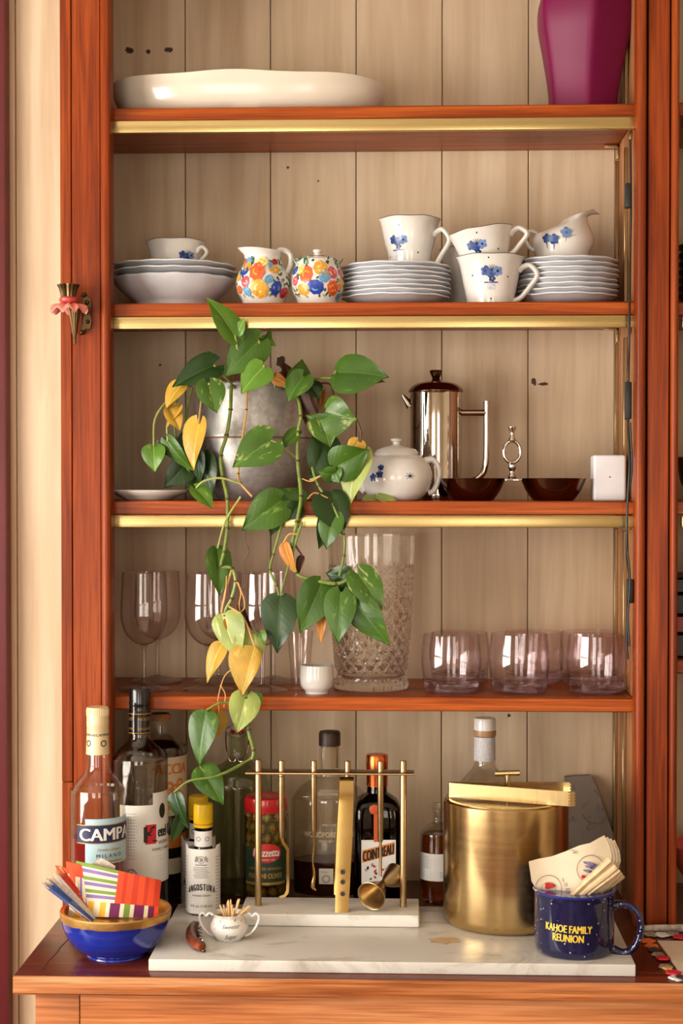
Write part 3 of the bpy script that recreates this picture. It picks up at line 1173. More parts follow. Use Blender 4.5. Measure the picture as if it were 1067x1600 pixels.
def ring_e(cx, cz, rx_, ry_, tilt=0.0, n=48, pinch=0.0, cy=0):
    out = []
    for j in range(n):
        a = 2 * PI * j / n
        c, s_ = math.cos(a), math.sin(a)
        x = rx_ * c
        y = ry_ * s_ * (1 - pinch * max(0, c) ** 2)
        out.append((cx + x * math.cos(tilt), cy + y, cz + x * math.sin(tilt)))
    return out


s = mpp(880, 380, Yr)
jug = empty('milk_jug', 'white jug with blue flowers and raised spout on the right saucer stack', 'jug', (P(878, 390, Yr).x, Yr, zj_), 0, CRK)
zz = lambda y: P(878, y, Yr).z - zj_
J = [(0, 0.0, 38, 38, 0, 0), (0, zz(394), 43, 43, 0, 0), (1, zz(384), 48, 47, 0, 0), (1, zz(374), 49, 47, 0.03, 0), (0, zz(364), 45, 43, 0.10, 0), (3, zz(356), 38, 36, 0.22, 0.0),
     (9, zz(350.5), 33, 30, 0.36, 0.2), (17, zz(344), 31, 27, 0.42, 0.4), (24, zz(338), 29, 26, 0.36, 0.55)]
rings = [ring_e(c * s, z, a * s, b * s, t, 48, p_) for c, z, a, b, t, p_ in J]
rings[-1] = [(x + 9 * s * max(0, (x - 24 * s) / (29 * s)) ** 2, y, q_ - 9 * s * max(0, (x - 24 * s) / (29 * s)) ** 3) for x, y, q_ in rings[-1]]
rings[-2] = [(x + 3 * s * max(0, (x - 17 * s) / (31 * s)) ** 2, y, q_ - 5 * s * max(0, (x - 17 * s) / (31 * s)) ** 3) for x, y, q_ in rings[-2]]
inn = [ring_e(c * s, z + 0.0012, (a - 2.6) * s, (b - 2.6) * s, t, 48, p_) for c, z, a, b, t, p_ in reversed(J[2:])]
body = MB().loft(rings + inn).build('body', M_CHINA, jug)
MB().tube([(-43 * s, 0, zz(391)), (-52 * s, 0, zz(385)), (-57 * s, 0, zz(374)), (-55 * s, 0, zz(365)), (-48 * s, 0, zz(361)), (-39 * s, 0, zz(365))], 3.6 * s, 10, 5, 1.3).build('handle', M_CHINA, jug)
wj = Wrap([(38 * s, 0), (43 * s, zz(394)), (48 * s, zz(384)), (48.5 * s, zz(374)), (44.5 * s, zz(364)), (38 * s, zz(356))], 0.0006)
mb = MB()
for u, y, r in ((-29, 378, 9), (-17, 380, 10), (2, 370, 11)):
    flower(wj, mb, u * s, zz(y), r * s * 0.75, 0 if u < 0 else 1, 2, 5, 0.4)
    wj.put(mb, stroke(0, 0, -1 * s, -9 * s, 1.4 * s), u * s, zz(y + 6), 2)
wj.put(mb, stroke(0, 0, 16 * s, 5 * s, 1.0 * s), 2 * s, zz(378), 1)
mb.build('painted_flowers', M_FL, body, smooth=False)['label'] = 'blue painted flowers'

# painted floral creamer and sugar bowl
FLC = [plain('painted_orange', (226, 96, 48), 0.3, 0.3, 220), plain('painted_ochre', (226, 162, 56), 0.3, 0.22, 220), plain('painted_cobalt', (38, 66, 160), 0.3, 0.35, 220),
       plain('painted_sky', (104, 160, 204), 0.3, 0.3, 220), plain('painted_pink', (214, 88, 110), 0.3, 0.3, 220), plain('painted_green', (58, 88, 52), 0.35, 0.4, 220),
       plain('painted_crimson', (178, 32, 48), 0.3, 0.3, 220), plain('painted_lemon', (226, 214, 130), 0.3, 0.2, 220), plain('painted_pale_green', (150, 176, 140), 0.35, 0.3, 220)]


def posy(wr, mb, spots, s, z0f):
    for (x, y, r, c) in spots:
        u, v = x * s, z0f(y)
        wr.put(mb, disc2(0, 0, r * s * 1.12, r * s * 0.92, 24, 0.3 * x, 8, 0.07), u, v, c)
        random.seed(int(x * 7 + y))
        for k in range(4):
            a = random.uniform(0, 6.3)
            wr.put(mb, disc2(0, 0, r * s * 0.22, r * s * 0.12, 8, a + 1.6), u + 0.45 * r * s * math.cos(a), v + 0.4 * r * s * math.sin(a), [1, 7, 3, 8, 7, 5, 0, 1, 3][c], eps=0.0006)
    random.seed(5)
    for k in range(240):
        x, y = random.uniform(-75, 75), random.uniform(405, 468)
        if any(math.hypot(x - q[0], y - q[1]) < q[2] + 1.2 for q in spots):
            continue
        a = random.uniform(0, 3.1)
        wr.put(mb, disc2(0, 0, random.uniform(2.4, 3.8) * s, 1.7 * s, 7, a), x * s, z0f(y), 5 if k % 3 else 8, eps=0.0002)


Yp = 0.075
s = mpp(411, 430, Yp)
zz = lambda y: P(411, y, Yp).z - SH[2]
cr = empty('floral_creamer', 'white creamer jug painted with bright flowers, beside the floral sugar bowl', 'jug', (P(411, 430, Yp).x, Yp, SH[2]), 0, 'bright floral cream and sugar set')
JP = [(0, 0, 31, 0, 0), (0, zz(470), 33, 0, 0), (0, zz(458), 40, 0, 0), (0, zz(443), 43, 0, 0), (0, zz(428), 39, 0, 0), (0, zz(416), 32, 0, 0), (0, zz(407), 28.5, 0, 0), (-1, zz(399), 29, -0.02, 0.1),
      (-4, zz(394), 33, -0.08, 0.35), (-5, zz(391), 35, -0.1, 0.45)]
JP = [(c * s, z, r * s, r * s * 0.96, t, p_) for c, z, r, t, p_ in JP]


def mring(c, z, a, b, t, p_):
    return [(2 * c - x, y, zq) for x, y, zq in ring_e(c, z, a, b, -t, 48, p_)]


rings = [mring(*q) for q in JP] + [mring(c, z + 0.0008, a - 0.003, b - 0.003, t, p_) for c, z, a, b, t, p_ in reversed(JP[3:])]
body = MB().loft(rings).build('body', M_CHINA, cr)
MB().tube([(30 * s, 0, zz(432)), (38 * s, 0, zz(425)), (43 * s, 0, zz(412)), (43 * s, 0, zz(400)), (37 * s, 0, zz(393)), (28 * s, 0, zz(391)), (21 * s, 0, zz(394))], [4.5 * s, 4 * s, 4 * s, 4.3 * s, 5 * s, 5 * s, 4.5 * s], 12, 5, 1.3).build('handle', M_CHINA, cr)
wj = Wrap([(q[2], q[1]) for q in JP[:8]], 0.0005)
mb = MB()
posy(wj, mb, [(-6, 428, 13, 0), (-3, 455, 14, 1), (25, 454, 10, 2), (13, 441, 7, 3), (-27, 444, 8, 4), (-29, 427, 7, 2), (-24, 419, 8, 1), (20, 424, 8, 1), (-22, 410, 6, 3), (1, 413, 8, 7), (16, 419, 5, 3),
              (-42, 455, 7, 0), (-44, 436, 6, 1), (42, 460, 9, 6), (22, 412, 5, 6), (-34, 410, 5, 0), (-24, 459, 7, 3)], s, zz)
mb.build('painted_flowers', FLC, body, smooth=False)['label'] = 'bright painted flowers'
s = mpp(496, 430, Yp)
zz = lambda y: P(496, y, Yp).z - SH[2]
sg = empty('floral_sugar_bowl', 'lidded white sugar bowl painted with bright flowers, beside the floral creamer', 'sugar bowl', (P(496, 430, Yp).x, Yp, SH[2]), 0, 'bright floral cream and sugar set')
bp = px_prof(496, Yp, SH[2], [(30, None), (33, 469), (39, 458), (42, 444), (41, 431), (37, 420), (34.5, 414), (37, 410), (39.5, 408)])
body = MB().lathe(shell(smooth_prof(bp, 3), 0.003, 0.004), 60).build('body', M_CHINA, sg)
wj = Wrap(smooth_prof(bp, 3), 0.0005)
mb = MB()
posy(wj, mb, [(-16, 433, 12, 0), (8, 424, 12, 1), (27, 430, 9, 4), (14, 436, 10, 3), (-1, 453, 12, 2), (-21, 456, 10, 1), (28, 454, 11, 0), (-38, 442, 7, 4), (-26, 424, 7, 7), (-40, 425, 7, 2), (46, 446, 8, 1), (44, 428, 6, 4), (40, 466, 6, 3)], s, zz)
mb.build('painted_flowers', FLC, body, smooth=False)['label'] = 'bright painted flowers'
lp = px_prof(496, Yp, SH[2], [(0, 408.5), (33.5, 408.5), (34, 406.5), (24, 403), (10, 401), (6, 399.5), (5, 396), (7, 393.5), (7.2, 391), (4, 389.2), (0, 389)])
ld = MB().lathe(lp, 40).build('lid', M_CHINA, sg)
mb = MB()
wl = Wrap(lp[3:5], 0.0004)
for k in range(14):
    a = 2 * PI * k / 14
    mb.slot(2 if k % 3 == 0 else (5 if k % 3 == 1 else 1))
    r_ = lp[4][0] + (lp[3][0] - lp[4][0]) * 0.25
    mb.add([(r_ * math.cos(a) + 0.003 * math.cos(b_), r_ * math.sin(a) + 0.003 * math.sin(b_), wl.R(0) * 0 + lp[4][1] - 0.0002 + 0.0002) for b_ in [2 * PI * q / 8 for q in range(8)]], [tuple(range(8))])
mb.build('painted_flowers', FLC, ld, smooth=False)

# things on the far bay's shelves, seen past the right upright
M_DKPLATE = plain('dark_grey_stoneware', (74, 66, 66), 0.35, 0.15, 30)
xq = P(1058, 430, 0.12).x + 0.085
for i in range(7):
    k = 6 - i
    plate('stoneware_plate', '%s dark stoneware plate in the far right bay%s' % (ORD[i] if i else 'topmost', '' if i == 0 else ' from the top of its stack'), xq, 0.12, SR[2] + 0.0003 + k * 0.0118, 0.085, 0.0185, M_DKPLATE, i, 'dark plates in the far right bay', 0.005)
M_BRB = plain('brown_stoneware', (86, 58, 46), 0.3, 0.2, 30)
xq = P(1057, 750, 0.1).x + 0.06
bo = [(0.028, 0), (0.030, 0.003), (0.052, 0.022), (0.058, 0.05), (0.06, 0.062)]
tag(MB().lathe(shell(smooth_prof(bo, 3), 0.004), 48).build('stoneware_bowl', M_BRB, None, (xq, 0.1, SR[3])), 'brown stoneware bowl on the third shelf of the far right bay', 'bowl')
bx = XR0 + 0.0415
zz_ = SR[4] + 0.0003
for i, (h, c, nm) in enumerate(((0.034, (60, 22, 24), 'bottom dark red book of the pile in the far right bay'), (0.026, (150, 48, 52), 'middle red book of the pile in the far right bay'),
                                (0.030, (34, 30, 32), 'black book third in the pile in the far right bay'), (0.022, (52, 44, 40), 'top dark brown book of the pile in the far right bay'))):
    e = empty('book', nm, 'book', (bx + 0.004 * (i % 2), 0.045, zz_), 0.0, 'books in the far right bay')
    mcol = plain('book_cover_%d' % i, c, 0.45)
    MB().box(0, 0.2, 0, 0.15, 0, 0.0025).box(0, 0.2, 0, 0.15, h - 0.0025, h).box(0, 0.2, 0, 0.0025, 0, h).build('cover', mcol, e, smooth=False)
    MB().box(0.003, 0.196, 0.0028, 0.146, 0.0027, h - 0.0027).build('pages', plain('book_pages', (222, 210, 188), 0.7), e, smooth=False)
    zz_ += h + 0.0003
M_CORAL = plain('coral_red_glaze', (206, 84, 76), 0.35, 0.08, 20)
xq = P(1049, 1300, 0.08).x + 0.075
bo = [(0.03, 0), (0.032, 0.004), (0.045, 0.03), (0.066, 0.062), (0.074, 0.083), (0.075, 0.092)]
tag(MB().lathe(shell(smooth_prof(bo, 3), 0.004), 48).build('coral_bowl', M_CORAL, None, (xq, 0.1, Z_C)), 'coral red bowl on the counter in the far right bay', 'bowl')

# candle sconce fixed on the left upright
so = P(107, 490, -0.03)
scn = empty('wall_sconce', 'small antique brass candle sconce with pink ruffled collar on left upright', 'sconce', (so.x, 0, so.z))
s = mpp(107, 490, -0.03)
q = lambda y: (490 - y) * s


def flute(a, r, z, i):
    return r * (1 + 0.06 * math.cos(14 * a)), z


prof = [(0, q(466)), (11 * s, q(466)), (12 * s, q(460)), (14.5 * s, q(450)), (16.5 * s, q(447)), (17 * s, q(445)), (15 * s, q(445)), (12 * s, q(450)), (9 * s, q(462)), (0, q(462))]
MB().lathe(prof, 56, flute, 0, -0.03).build('candle_cup', M_BRONZE, scn)
prof = [(0, q(475)), (9 * s, q(475)), (14 * s, q(471)), (14.5 * s, q(467)), (11 * s, q(464)), (0, q(464))]
MB().lathe(prof, 32, None, 0, -0.03).build('red_band', plain('red_wax_band', (196, 70, 66), 0.4), scn)
mb = MB()
rings = []
for r, z in ((5, 476), (12, 475), (20, 477), (26, 481), (28, 485)):
    rings.append([(r * s * (1 + 0.1 * math.cos(5 * a)) * math.cos(a), -0.03 + r * s * math.sin(a) * 0.85, q(z) + (r / 28) ** 2 * 4 * s * math.cos(9 * a)) for a in [2 * PI * j / 72 for j in range(72)]])
for r, z in ((28, 486), (26, 482.5), (20, 478.5), (12, 477)):
    rings.append([(r * s * (1 + 0.1 * math.cos(5 * a)) * math.cos(a), -0.03 + r * s * math.sin(a) * 0.85, q(z + 0.6) + (r / 28) ** 2 * 4 * s * math.cos(9 * a)) for a in [2 * PI * j / 72 for j in range(72)]])
mb.loft(rings).build('ruffled_collar', plain('pink_ruffle', (226, 132, 116), 0.5, 0.2, 120), scn)
prof = [(0, q(538)), (1.5 * s, q(537)), (2.6 * s, q(532)), (2 * s, q(526)), (4.5 * s, q(518)), (5 * s, q(508)), (7.5 * s, q(494)), (9 * s, q(486)), (11 * s, q(479)), (0, q(477))]
MB().lathe(prof, 40, flute, 8 * s, -0.03 + 0.008).build('pendant', M_BRONZE, scn)
mb = MB()
poly = [(14, 521), (20, 519), (22, 512), (31, 511), (33, 500), (31, 488), (33, 478), (31, 464), (25, 460), (24, 455), (18, 454), (16, 460), (19, 470), (17, 490), (16, 508)]
mb.prism([((x - 2) * s, q(y)) for x, y in poly], -0.006, -0.0005)
for x, y, r in ((17, 517, 4), (20, 458, 4), (25, 470, 4), (26, 500, 3.5), (24, 486, 3.5)):
    mb.ball(((x - 1) * s, -0.006, q(y)), r * s, 0.004, r * s)
mb.tube([(18 * s, -0.005, q(480)), (14 * s, -0.02, q(484)), (6 * s, -0.028, q(480))], 3 * s, 8)
mb.build('scroll_plate', M_BRONZE, scn)

# ================================================================ third shelf
Z3 = SH[3]
# saucer at the left
ps = P(232, 772, 0.075)
rs = 64 * mpp(232, 772, 0.075)
tag(MB().lathe([(0, 0.0005), (rs * 0.55, 0), (rs * 0.6, 0.002), (rs * 0.75, 0.007), (rs * 0.98, 0.0125), (rs, 0.0145), (rs * 0.98, 0.0155), (rs * 0.7, 0.0105), (rs * 0.5, 0.006), (0, 0.0055)], 64).build(
    'white_plate', M_CHINA, None, (ps.x, 0.075, Z3)), 'small flat white plate left of the metal plant pot', 'plate')

# french press
Yf = 0.165
s = mpp(681, 680, Yf)
zz = lambda y: P(681, y, Yf).z - Z3
fp = empty('french_press', 'polished steel cafetiere with domed lid and side handle', 'coffee pot', (P(681, 700, Yf).x, Yf, Z3))
bp = px_prof(681, Yf, Z3, [(40, None), (41, 778), (40.5, 770), (40.5, 616), (41.5, 613)])
MB().lathe([(0, 0)] + bp + [(38.5 * s, zz(613)), (38.5 * s, zz(640)), (0, zz(640))], 64).build('body', M_STEEL, fp)
lp = smooth_prof([(42.5, zz(613.5) / s), (42.8, zz(611) / s), (40, zz(606) / s), (32, zz(600) / s), (20, zz(596.5) / s), (9, zz(595) / s)], 3)
lid = MB().lathe([(0, zz(613.5))] + [(a * s, b * s) for a, b in lp] + [(7 * s, zz(594)), (6 * s, zz(591)), (9.5 * s, zz(583)), (10.5 * s, zz(580)), (9 * s, zz(578.5)), (0, zz(578))], 56).build('lid', M_DARKSTEEL, fp)
mb = MB()
mb.tube([(-39 * s, 0, zz(634)), (-44 * s, 0, zz(628)), (-52 * s, 0, zz(617))], [9 * s, 6 * s, 2.2 * s], 12, 5, 0.9)
mb.build('spout', M_STEEL, fp)
mb = MB()
mb.tube([(39 * s, 0, zz(645)), (60 * s, 0, zz(645)), (78 * s, 0, zz(645))], 5.2 * s, 14, 2)
mb.tube([(79 * s, 0, zz(627)), (79 * s, 0, zz(650)), (79 * s, 0, zz(690)), (78 * s, 0, zz(720)), (74 * s, 0, zz(738)), (64 * s, 0, zz(748)), (52 * s, 0, zz(752)), (38 * s, 0, zz(753))], 5.0 * s, 14, 5)
mb.build('handle', M_STEEL, fp)

# teapot
Yt = 0.075
s = mpp(620, 740, Yt)
zz = lambda y: P(620, y, Yt).z - Z3
tp = empty('teapot', 'small white teapot with tiny blue flowers beside the cafetiere', 'teapot', (P(619, 740, Yt).x, Yt, Z3))
bp = px_prof(619, Yt, Z3, [(33, None), (37, 780), (47, 771), (54, 757), (56, 745), (53, 730), (45, 718), (36, 712), (33, 710)])
body = MB().lathe(shell(smooth_prof(bp, 3), 0.003, 0.004), 64).build('body', M_CHINA, tp)
lp = [(0, zz(710.5)), (34 * s, zz(710.5)), (35 * s, zz(708.5)), (31 * s, zz(703)), (20 * s, zz(698)), (9 * s, zz(696)), (5.5 * s, zz(694)), (5.5 * s, zz(691)), (9 * s, zz(688.5)), (9.3 * s, zz(686.5)), (6 * s, zz(684.5)), (0, zz(684))]
MB().lathe(lp, 48).build('lid', M_CHINA, tp)
MB().tube([(50 * s, 0, zz(770)), (58 * s, 0, zz(767)), (65 * s, 0, zz(752)), (67 * s, 0, zz(738)), (63 * s, 0, zz(725)), (55 * s, 0, zz(718)), (44 * s, 0, zz(721))], [5 * s, 4.6 * s, 4.4 * s, 4.4 * s, 4.6 * s, 5 * s, 6 * s], 12, 5, 1.2).build('handle', M_CHINA, tp)
MB().tube([(-46 * s, 0, zz(762)), (-60 * s, 0, zz(752)), (-67 * s, 0, zz(735)), (-76 * s, 0, zz(716))], [12 * s, 9 * s, 6.5 * s, 5 * s], 14, 5).build('spout', M_CHINA, tp)
wj = Wrap(bp, 0.0005)
mb = MB()
for x, y, r in ((-26, 741, 6), (-24, 731, 5), (-38, 746, 6)):
    flower(wj, mb, x * s, zz(y), r * s, 0, 2, 5, 0.4)
for k in range(8):
    a = PI * k / 4
    wj.put(mb, stroke(0, 0, 8 * s * math.cos(a), 6.5 * s * math.sin(a), 1.5 * s), 22 * s, zz(744), 0 if k % 2 else 2)
mb.build('painted_flowers', M_FL, body, smooth=False)['label'] = 'tiny blue painted flowers'

# double nut dish with a ring handle
Yn = 0.068
s = mpp(800, 765, Yn)
zz = lambda y: P(800, y, Yn).z - Z3
nd = empty('double_dish', 'pair of dark polished metal dishes joined by an upright ring handle', 'serving dish', (P(800, 765, Yn).x, Yn, Z3))
for cx_ in (-61, 64):
    op = smooth_prof([(30 * s, 0), (34 * s, zz(779)), (43 * s, zz(766)), (49 * s, zz(753)), (51.5 * s, zz(747.5))], 3)
    MB().lathe(shell(op, 0.0013, 0.002), 56, None, cx_ * s, 0).build('dish', M_DARKSTEEL, nd)
mb = MB()
mb.box(-13 * s, 15 * s, -0.006, 0.006, zz(751), zz(748.5), 0.0004)
mb.build('bridge', M_STEEL, nd)
mb = MB()
mb.lathe([(0, zz(751.5)), (4 * s, zz(751)), (5 * s, zz(749)), (7 * s, zz(745)), (4.5 * s, zz(740)), (4 * s, zz(736)), (6.5 * s, zz(731)), (6 * s, zz(726)), (3 * s, zz(723)), (0, zz(722.5))], 24)
cz, rx_, rz_ = zz(706), 13 * s, 17 * s
mb.tube([(rx_ * math.sin(a), 0, cz + rz_ * math.cos(a)) for a in [2 * PI * k / 32 for k in range(33)]], 2.6 * s, 10, 1)
mb.lathe([(0, zz(692)), (5 * s, zz(691)), (6 * s, zz(688)), (4.5 * s, zz(684)), (3.2 * s, zz(680)), (3.6 * s, zz(675)), (6 * s, zz(669)), (6.2 * s, zz(667)), (0, zz(666))], 24)
mb.build('ring_handle', M_STEEL, nd)

# frosted white candle block
Yk = 0.055
a = P(928, 745, Yk)
b = P(981, 745, Yk)
zt = P(950, 711, Yk).z - Z3
wb = empty('candle_holder', 'plain white square candle holder at the right end of the third shelf', 'candle holder', ((a.x + b.x) / 2 - 0.0015, Yk + 0.022, Z3))
hw = (b.x - a.x) / 2 - 0.001
MB().box(-hw, hw, -0.022, 0.022, 0, zt, 0.004, 3).build('body', plain('frosted_white_glass', (228, 224, 226), 0.45, 0.02, 8, sss=0.1), wb)
MB().ball((0.0, -0.0222, zt * 0.52), 0.0011, 0.0004, 0.0011).build('dot', M_INK, wb)

# ---------------------------------------------------------------- pothos in a zinc pot
Yq = 0.135
s = mpp(395, 690, Yq)
zz = lambda y: P(395, y, Yq).z - Z3
pot = empty('potted_pothos', 'trailing pothos plant with yellowing leaves in a galvanised metal pot', 'potted plant', (P(395, 690, Yq).x, Yq, Z3))
po = pot.location.copy()
bp = px_prof(395, Yq, Z3, [(50, None), (56, 776), (70, 760), (80, 740), (87, 712), (90, 690), (90.5, 686), (91.5, 683), (90.5, 680), (90, 660), (89, 620), (88, 603), (89.5, 601)])
body = MB().lathe(shell(bp, 0.002, 0.003), 72).build('pot', M_ZINC, pot)
MB().lathe([(90.2 * s, zz(686.6)), (91.5 * s, zz(686.5)), (91.5 * s, zz(684)), (90.2 * s, zz(683.5))], 72).build('rust_seam', plain('rusty_seam', (128, 92, 58), 0.6, 0.4, 150), body)['label'] = 'rusty seam around the pot'
MB().lathe([(0, zz(625)), (86 * s, zz(625)), (86 * s, zz(622)), (40 * s, zz(616)), (0, zz(613))], 40, lambda a, r, z, i: (r, z + 0.002 * math.sin(5 * a + r * 300))).build('soil', M_SOIL, pot)


def leaf_mat(name, base, streak, rib, amount, rough=0.32, edge=None):
    m = NT(name)
    v = m.coords((1, 1, 1), 'Object', rand=9.0)
    nz = m.n('ShaderNodeTexNoise', Scale=55.0, Detail=3.0, Roughness=0.6, Distortion=0.3)
    mp = m.n('ShaderNodeMapping')
    mp.inputs['Scale'].default_value = (2.2, 0.7, 1)
    m.l(v, mp.inputs['Vector'])
    m.l(mp.outputs[0], nz.inputs['Vector'])
    c1 = m.ramp(nz.outputs['Fac'], [(0.62 - amount, srgb(*base)), (0.72 - amount * 0.8, srgb(*streak))])
    n2 = m.n('ShaderNodeTexNoise', Scale=18.0, Detail=2.0)
    m.l(v, n2.inputs['Vector'])
    c2 = m.ramp(n2.outputs['Fac'], [(0.3, (0.55, 0.62, 0.5)), (0.7, (1.15, 1.12, 1.0))])
    c = m.mix(0.85, c1, c2, 'MULTIPLY')
    sp = m.n('ShaderNodeSeparateXYZ')
    m.l(m.n('ShaderNodeTexCoord').outputs['Object'], sp.inputs[0])
    ab = m.n('ShaderNodeMath', operation='ABSOLUTE')
    m.l(sp.outputs[0], ab.inputs[0])
    lt = m.n('ShaderNodeMath', operation='LESS_THAN')
    lt.inputs[1].default_value = 0.00035
    m.l(ab.outputs[0], lt.inputs[0])
    c = m.mix(lt.outputs[0], c, srgb(*rib))
    m.l(c, m.b.inputs['Base Color'])
    # side veins as fine relief
    ve = m.n('ShaderNodeTexWave', Scale=70.0, Distortion=1.0)
    ve.bands_direction = 'DIAGONAL'
    m.l(m.n('ShaderNodeTexCoord').outputs['Object'], ve.inputs['Vector'])
    m.bump(ve.outputs['Fac'], 0.12, 0.0005)
    m.set(rough=rough + 0.03, coat=0.0, spec=0.42)
    return m.m


LM = {'g': leaf_mat('pothos_leaf_green', (64, 100, 24), (112, 142, 54), (92, 128, 46), 0.0),
      'd': leaf_mat('pothos_leaf_dark_green', (38, 66, 24), (58, 88, 36), (58, 90, 40), -0.03),
      'v': leaf_mat('pothos_leaf_variegated', (74, 110, 30), (194, 200, 132), (118, 148, 66), 0.05),
      'l': leaf_mat('pothos_leaf_light_green', (92, 134, 36), (140, 170, 70), (150, 178, 84), 0.0),
      'p': leaf_mat('pothos_leaf_pale', (160, 172, 92), (212, 206, 140), (206, 206, 136), 0.04, 0.4),
      'y': leaf_mat('pothos_leaf_yellow', (202, 156, 54), (222, 188, 92), (220, 192, 100), 0.02, 0.42),
      'o': leaf_mat('pothos_leaf_orange', (190, 120, 34), (206, 144, 56), (208, 152, 66), 0.0, 0.45),
      'b': leaf_mat('pothos_leaf_dry_brown', (70, 36, 20), (110, 60, 30), (120, 70, 40), 0.0, 0.6)}
HW = [(0.0, 0.22), (0.03, 0.56), (0.08, 0.80), (0.15, 0.95), (0.24, 1.0), (0.36, 0.98), (0.5, 0.87), (0.64, 0.67), (0.77, 0.44), (0.88, 0.22), (0.95, 0.09), (1.0, 0.0)]
M_STEM = plain('green_vine_stem', (116, 136, 56), 0.4, 0.3, 90)
M_STEMY = plain('pale_petiole', (160, 170, 84), 0.4, 0.2, 90)
M_STEMB = plain('brown_vine_stem', (96, 66, 40), 0.6, 0.3, 120)
M_STEMO = plain('tan_dry_stem', (206, 156, 90), 0.5, 0.2, 90)


def leaf(b, t, wpx, kind, Yb=-0.005, Yt=None, roll=0.0, fold=0.25, curl=0.12, lobe=0.2, twist=0.0, pet=None, pmat=None, asym=0.0):
    """heart-shaped leaf from its stalk end b to its tip t, both photo pixels at depths Yb and Yt"""
    Yt = Yb - 0.012 if Yt is None else Yt
    B, T_ = P(b[0], b[1], Yb), P(t[0], t[1], Yt)
    ax = T_ - B
    Ln = ax.length
    e1 = ax.normalized()
    nrm = Vector((0.05, -1.0, 0.12))
    nrm = (nrm - e1 * nrm.dot(e1)).normalized()
    nrm = Matrix.Rotation(math.radians(roll), 3, e1) @ nrm
    e2 = e1.cross(nrm).normalized()
    W_ = 1.12 * wpx / 2 * mpp(b[0], b[1], Yb) / max(0.35, math.cos(math.radians(roll)))
    grid = []
    S = [-1, -0.72, -0.4, -0.12, 0, 0.12, 0.4, 0.72, 1]
    for tt, hw_ in HW:
        row = []
        for s_ in S:
            h = hw_ * W_ * (1 + asym * s_)
            y = tt * Ln - lobe * Ln * s_ * s_ * (1 - tt) ** 4 + 0.0
            x = s_ * h
            z = fold * 1.15 * abs(x) * (1 - 0.55 * abs(s_)) - (curl + 0.12) * Ln * (tt - 0.35) ** 2 + 0.10 * W_ * math.sin(5 * tt + 2 * s_) * abs(s_)
            z += twist * x * tt
            row.append((x, y, z))
        grid.append(row)
    o = MB().sheet(grid, 0.0004).build('leaf', LM[kind], pot, smooth=True, angle=80)
    M = Matrix((e2, e1, nrm)).transposed().to_4x4()
    M.translation = B - po
    o.matrix_local = M
    if pet:
        inv = M.inverted()
        pts = [inv @ (P(x, y, Y) - po) for x, y, Y in pet] + [Vector((0, 0, 0))]
        MB().tube(pts, [0.0016] * (len(pts) - 1) + [0.0013], 7, 4).build('petiole', pmat or M_STEMY, o)
    return o


# crown over the pot
leaf((367, 523), (325, 463), 36, 'l', -0.006, -0.016, roll=22, fold=0.35, pet=[(385, 598, 0.07), (374, 560, 0.01)])
leaf((372, 520), (381, 497), 16, 'l', -0.004, -0.008, roll=-20)
leaf((404, 533), (351, 587), 52, 'g', 0.008, -0.006, roll=-8, fold=0.15, curl=0.1, pet=[(395, 606, 0.06), (410, 560, 0.025)])
leaf((334, 570), (269, 601), 44, 'd', 0.03, 0.012, roll=18, fold=0.35, pet=[(370, 606, 0.07), (352, 590, 0.04)])
leaf((322, 553), (332, 572), 16, 'd', 0.05, 0.05)
leaf((412, 572), (376, 613), 46, 'l', 0.0, -0.012, roll=14, fold=0.2, lobe=0.1, pet=[(430, 606, 0.05), (424, 580, 0.02)])
leaf((326, 600), (339, 644), 41, 'v', 0.006, -0.006, roll=-12, fold=0.25, lobe=0.24, pet=[(350, 606, 0.05)])
leaf((414, 540), (424, 513), 12, 'g', 0.03, 0.025, roll=30)
leaf((410, 528), (431, 539), 14, 'l', 0.03, 0.025, roll=-30)
leaf((388, 530), (394, 516), 12, 'p', 0.03, 0.028, roll=40)
leaf((525, 580), (605, 585), 62, 'g', 0.01, -0.012, roll=-16, fold=0.2, lobe=0.08, asym=0.12, pet=[(470, 596, 0.06), (500, 591, 0.03), (518, 590, 0.012)], pmat=M_STEM)
leaf((466, 598), (470, 561), 34, 'g', 0.035, 0.03, roll=35, fold=0.1, curl=-0.3)
leaf((474, 588), (448, 626), 38, 'g', 0.02, 0.01, roll=20, fold=0.3)
leaf((482, 600), (500, 622), 28, 'd', 0.03, 0.02, roll=-35, fold=0.4)
leaf((452, 600), (445, 562), 24, 'b', 0.045, 0.05, roll=40, fold=0.6, curl=0.4)
leaf((440, 602), (456, 572), 20, 'b', 0.05, 0.045, roll=-40, fold=0.7, curl=0.5)
leaf((430, 590), (453, 603), 16, 'o', 0.03, 0.025, roll=30, fold=0.5)
leaf((478, 606), (497, 660), 26, 'b', 0.045, 0.04, roll=50, fold=0.5)
leaf((470, 620), (480, 662), 20, 'b', 0.055, 0.045, roll=-40, fold=0.6)
leaf((503, 612), (500, 640), 12, 'o', 0.05, 0.045, roll=20, fold=0.5)
leaf((522, 622), (520, 640), 9, 'o', 0.05, 0.045, roll=20, fold=0.5, pet=[(490, 600, 0.06), (515, 600, 0.05)], pmat=M_STEMB)
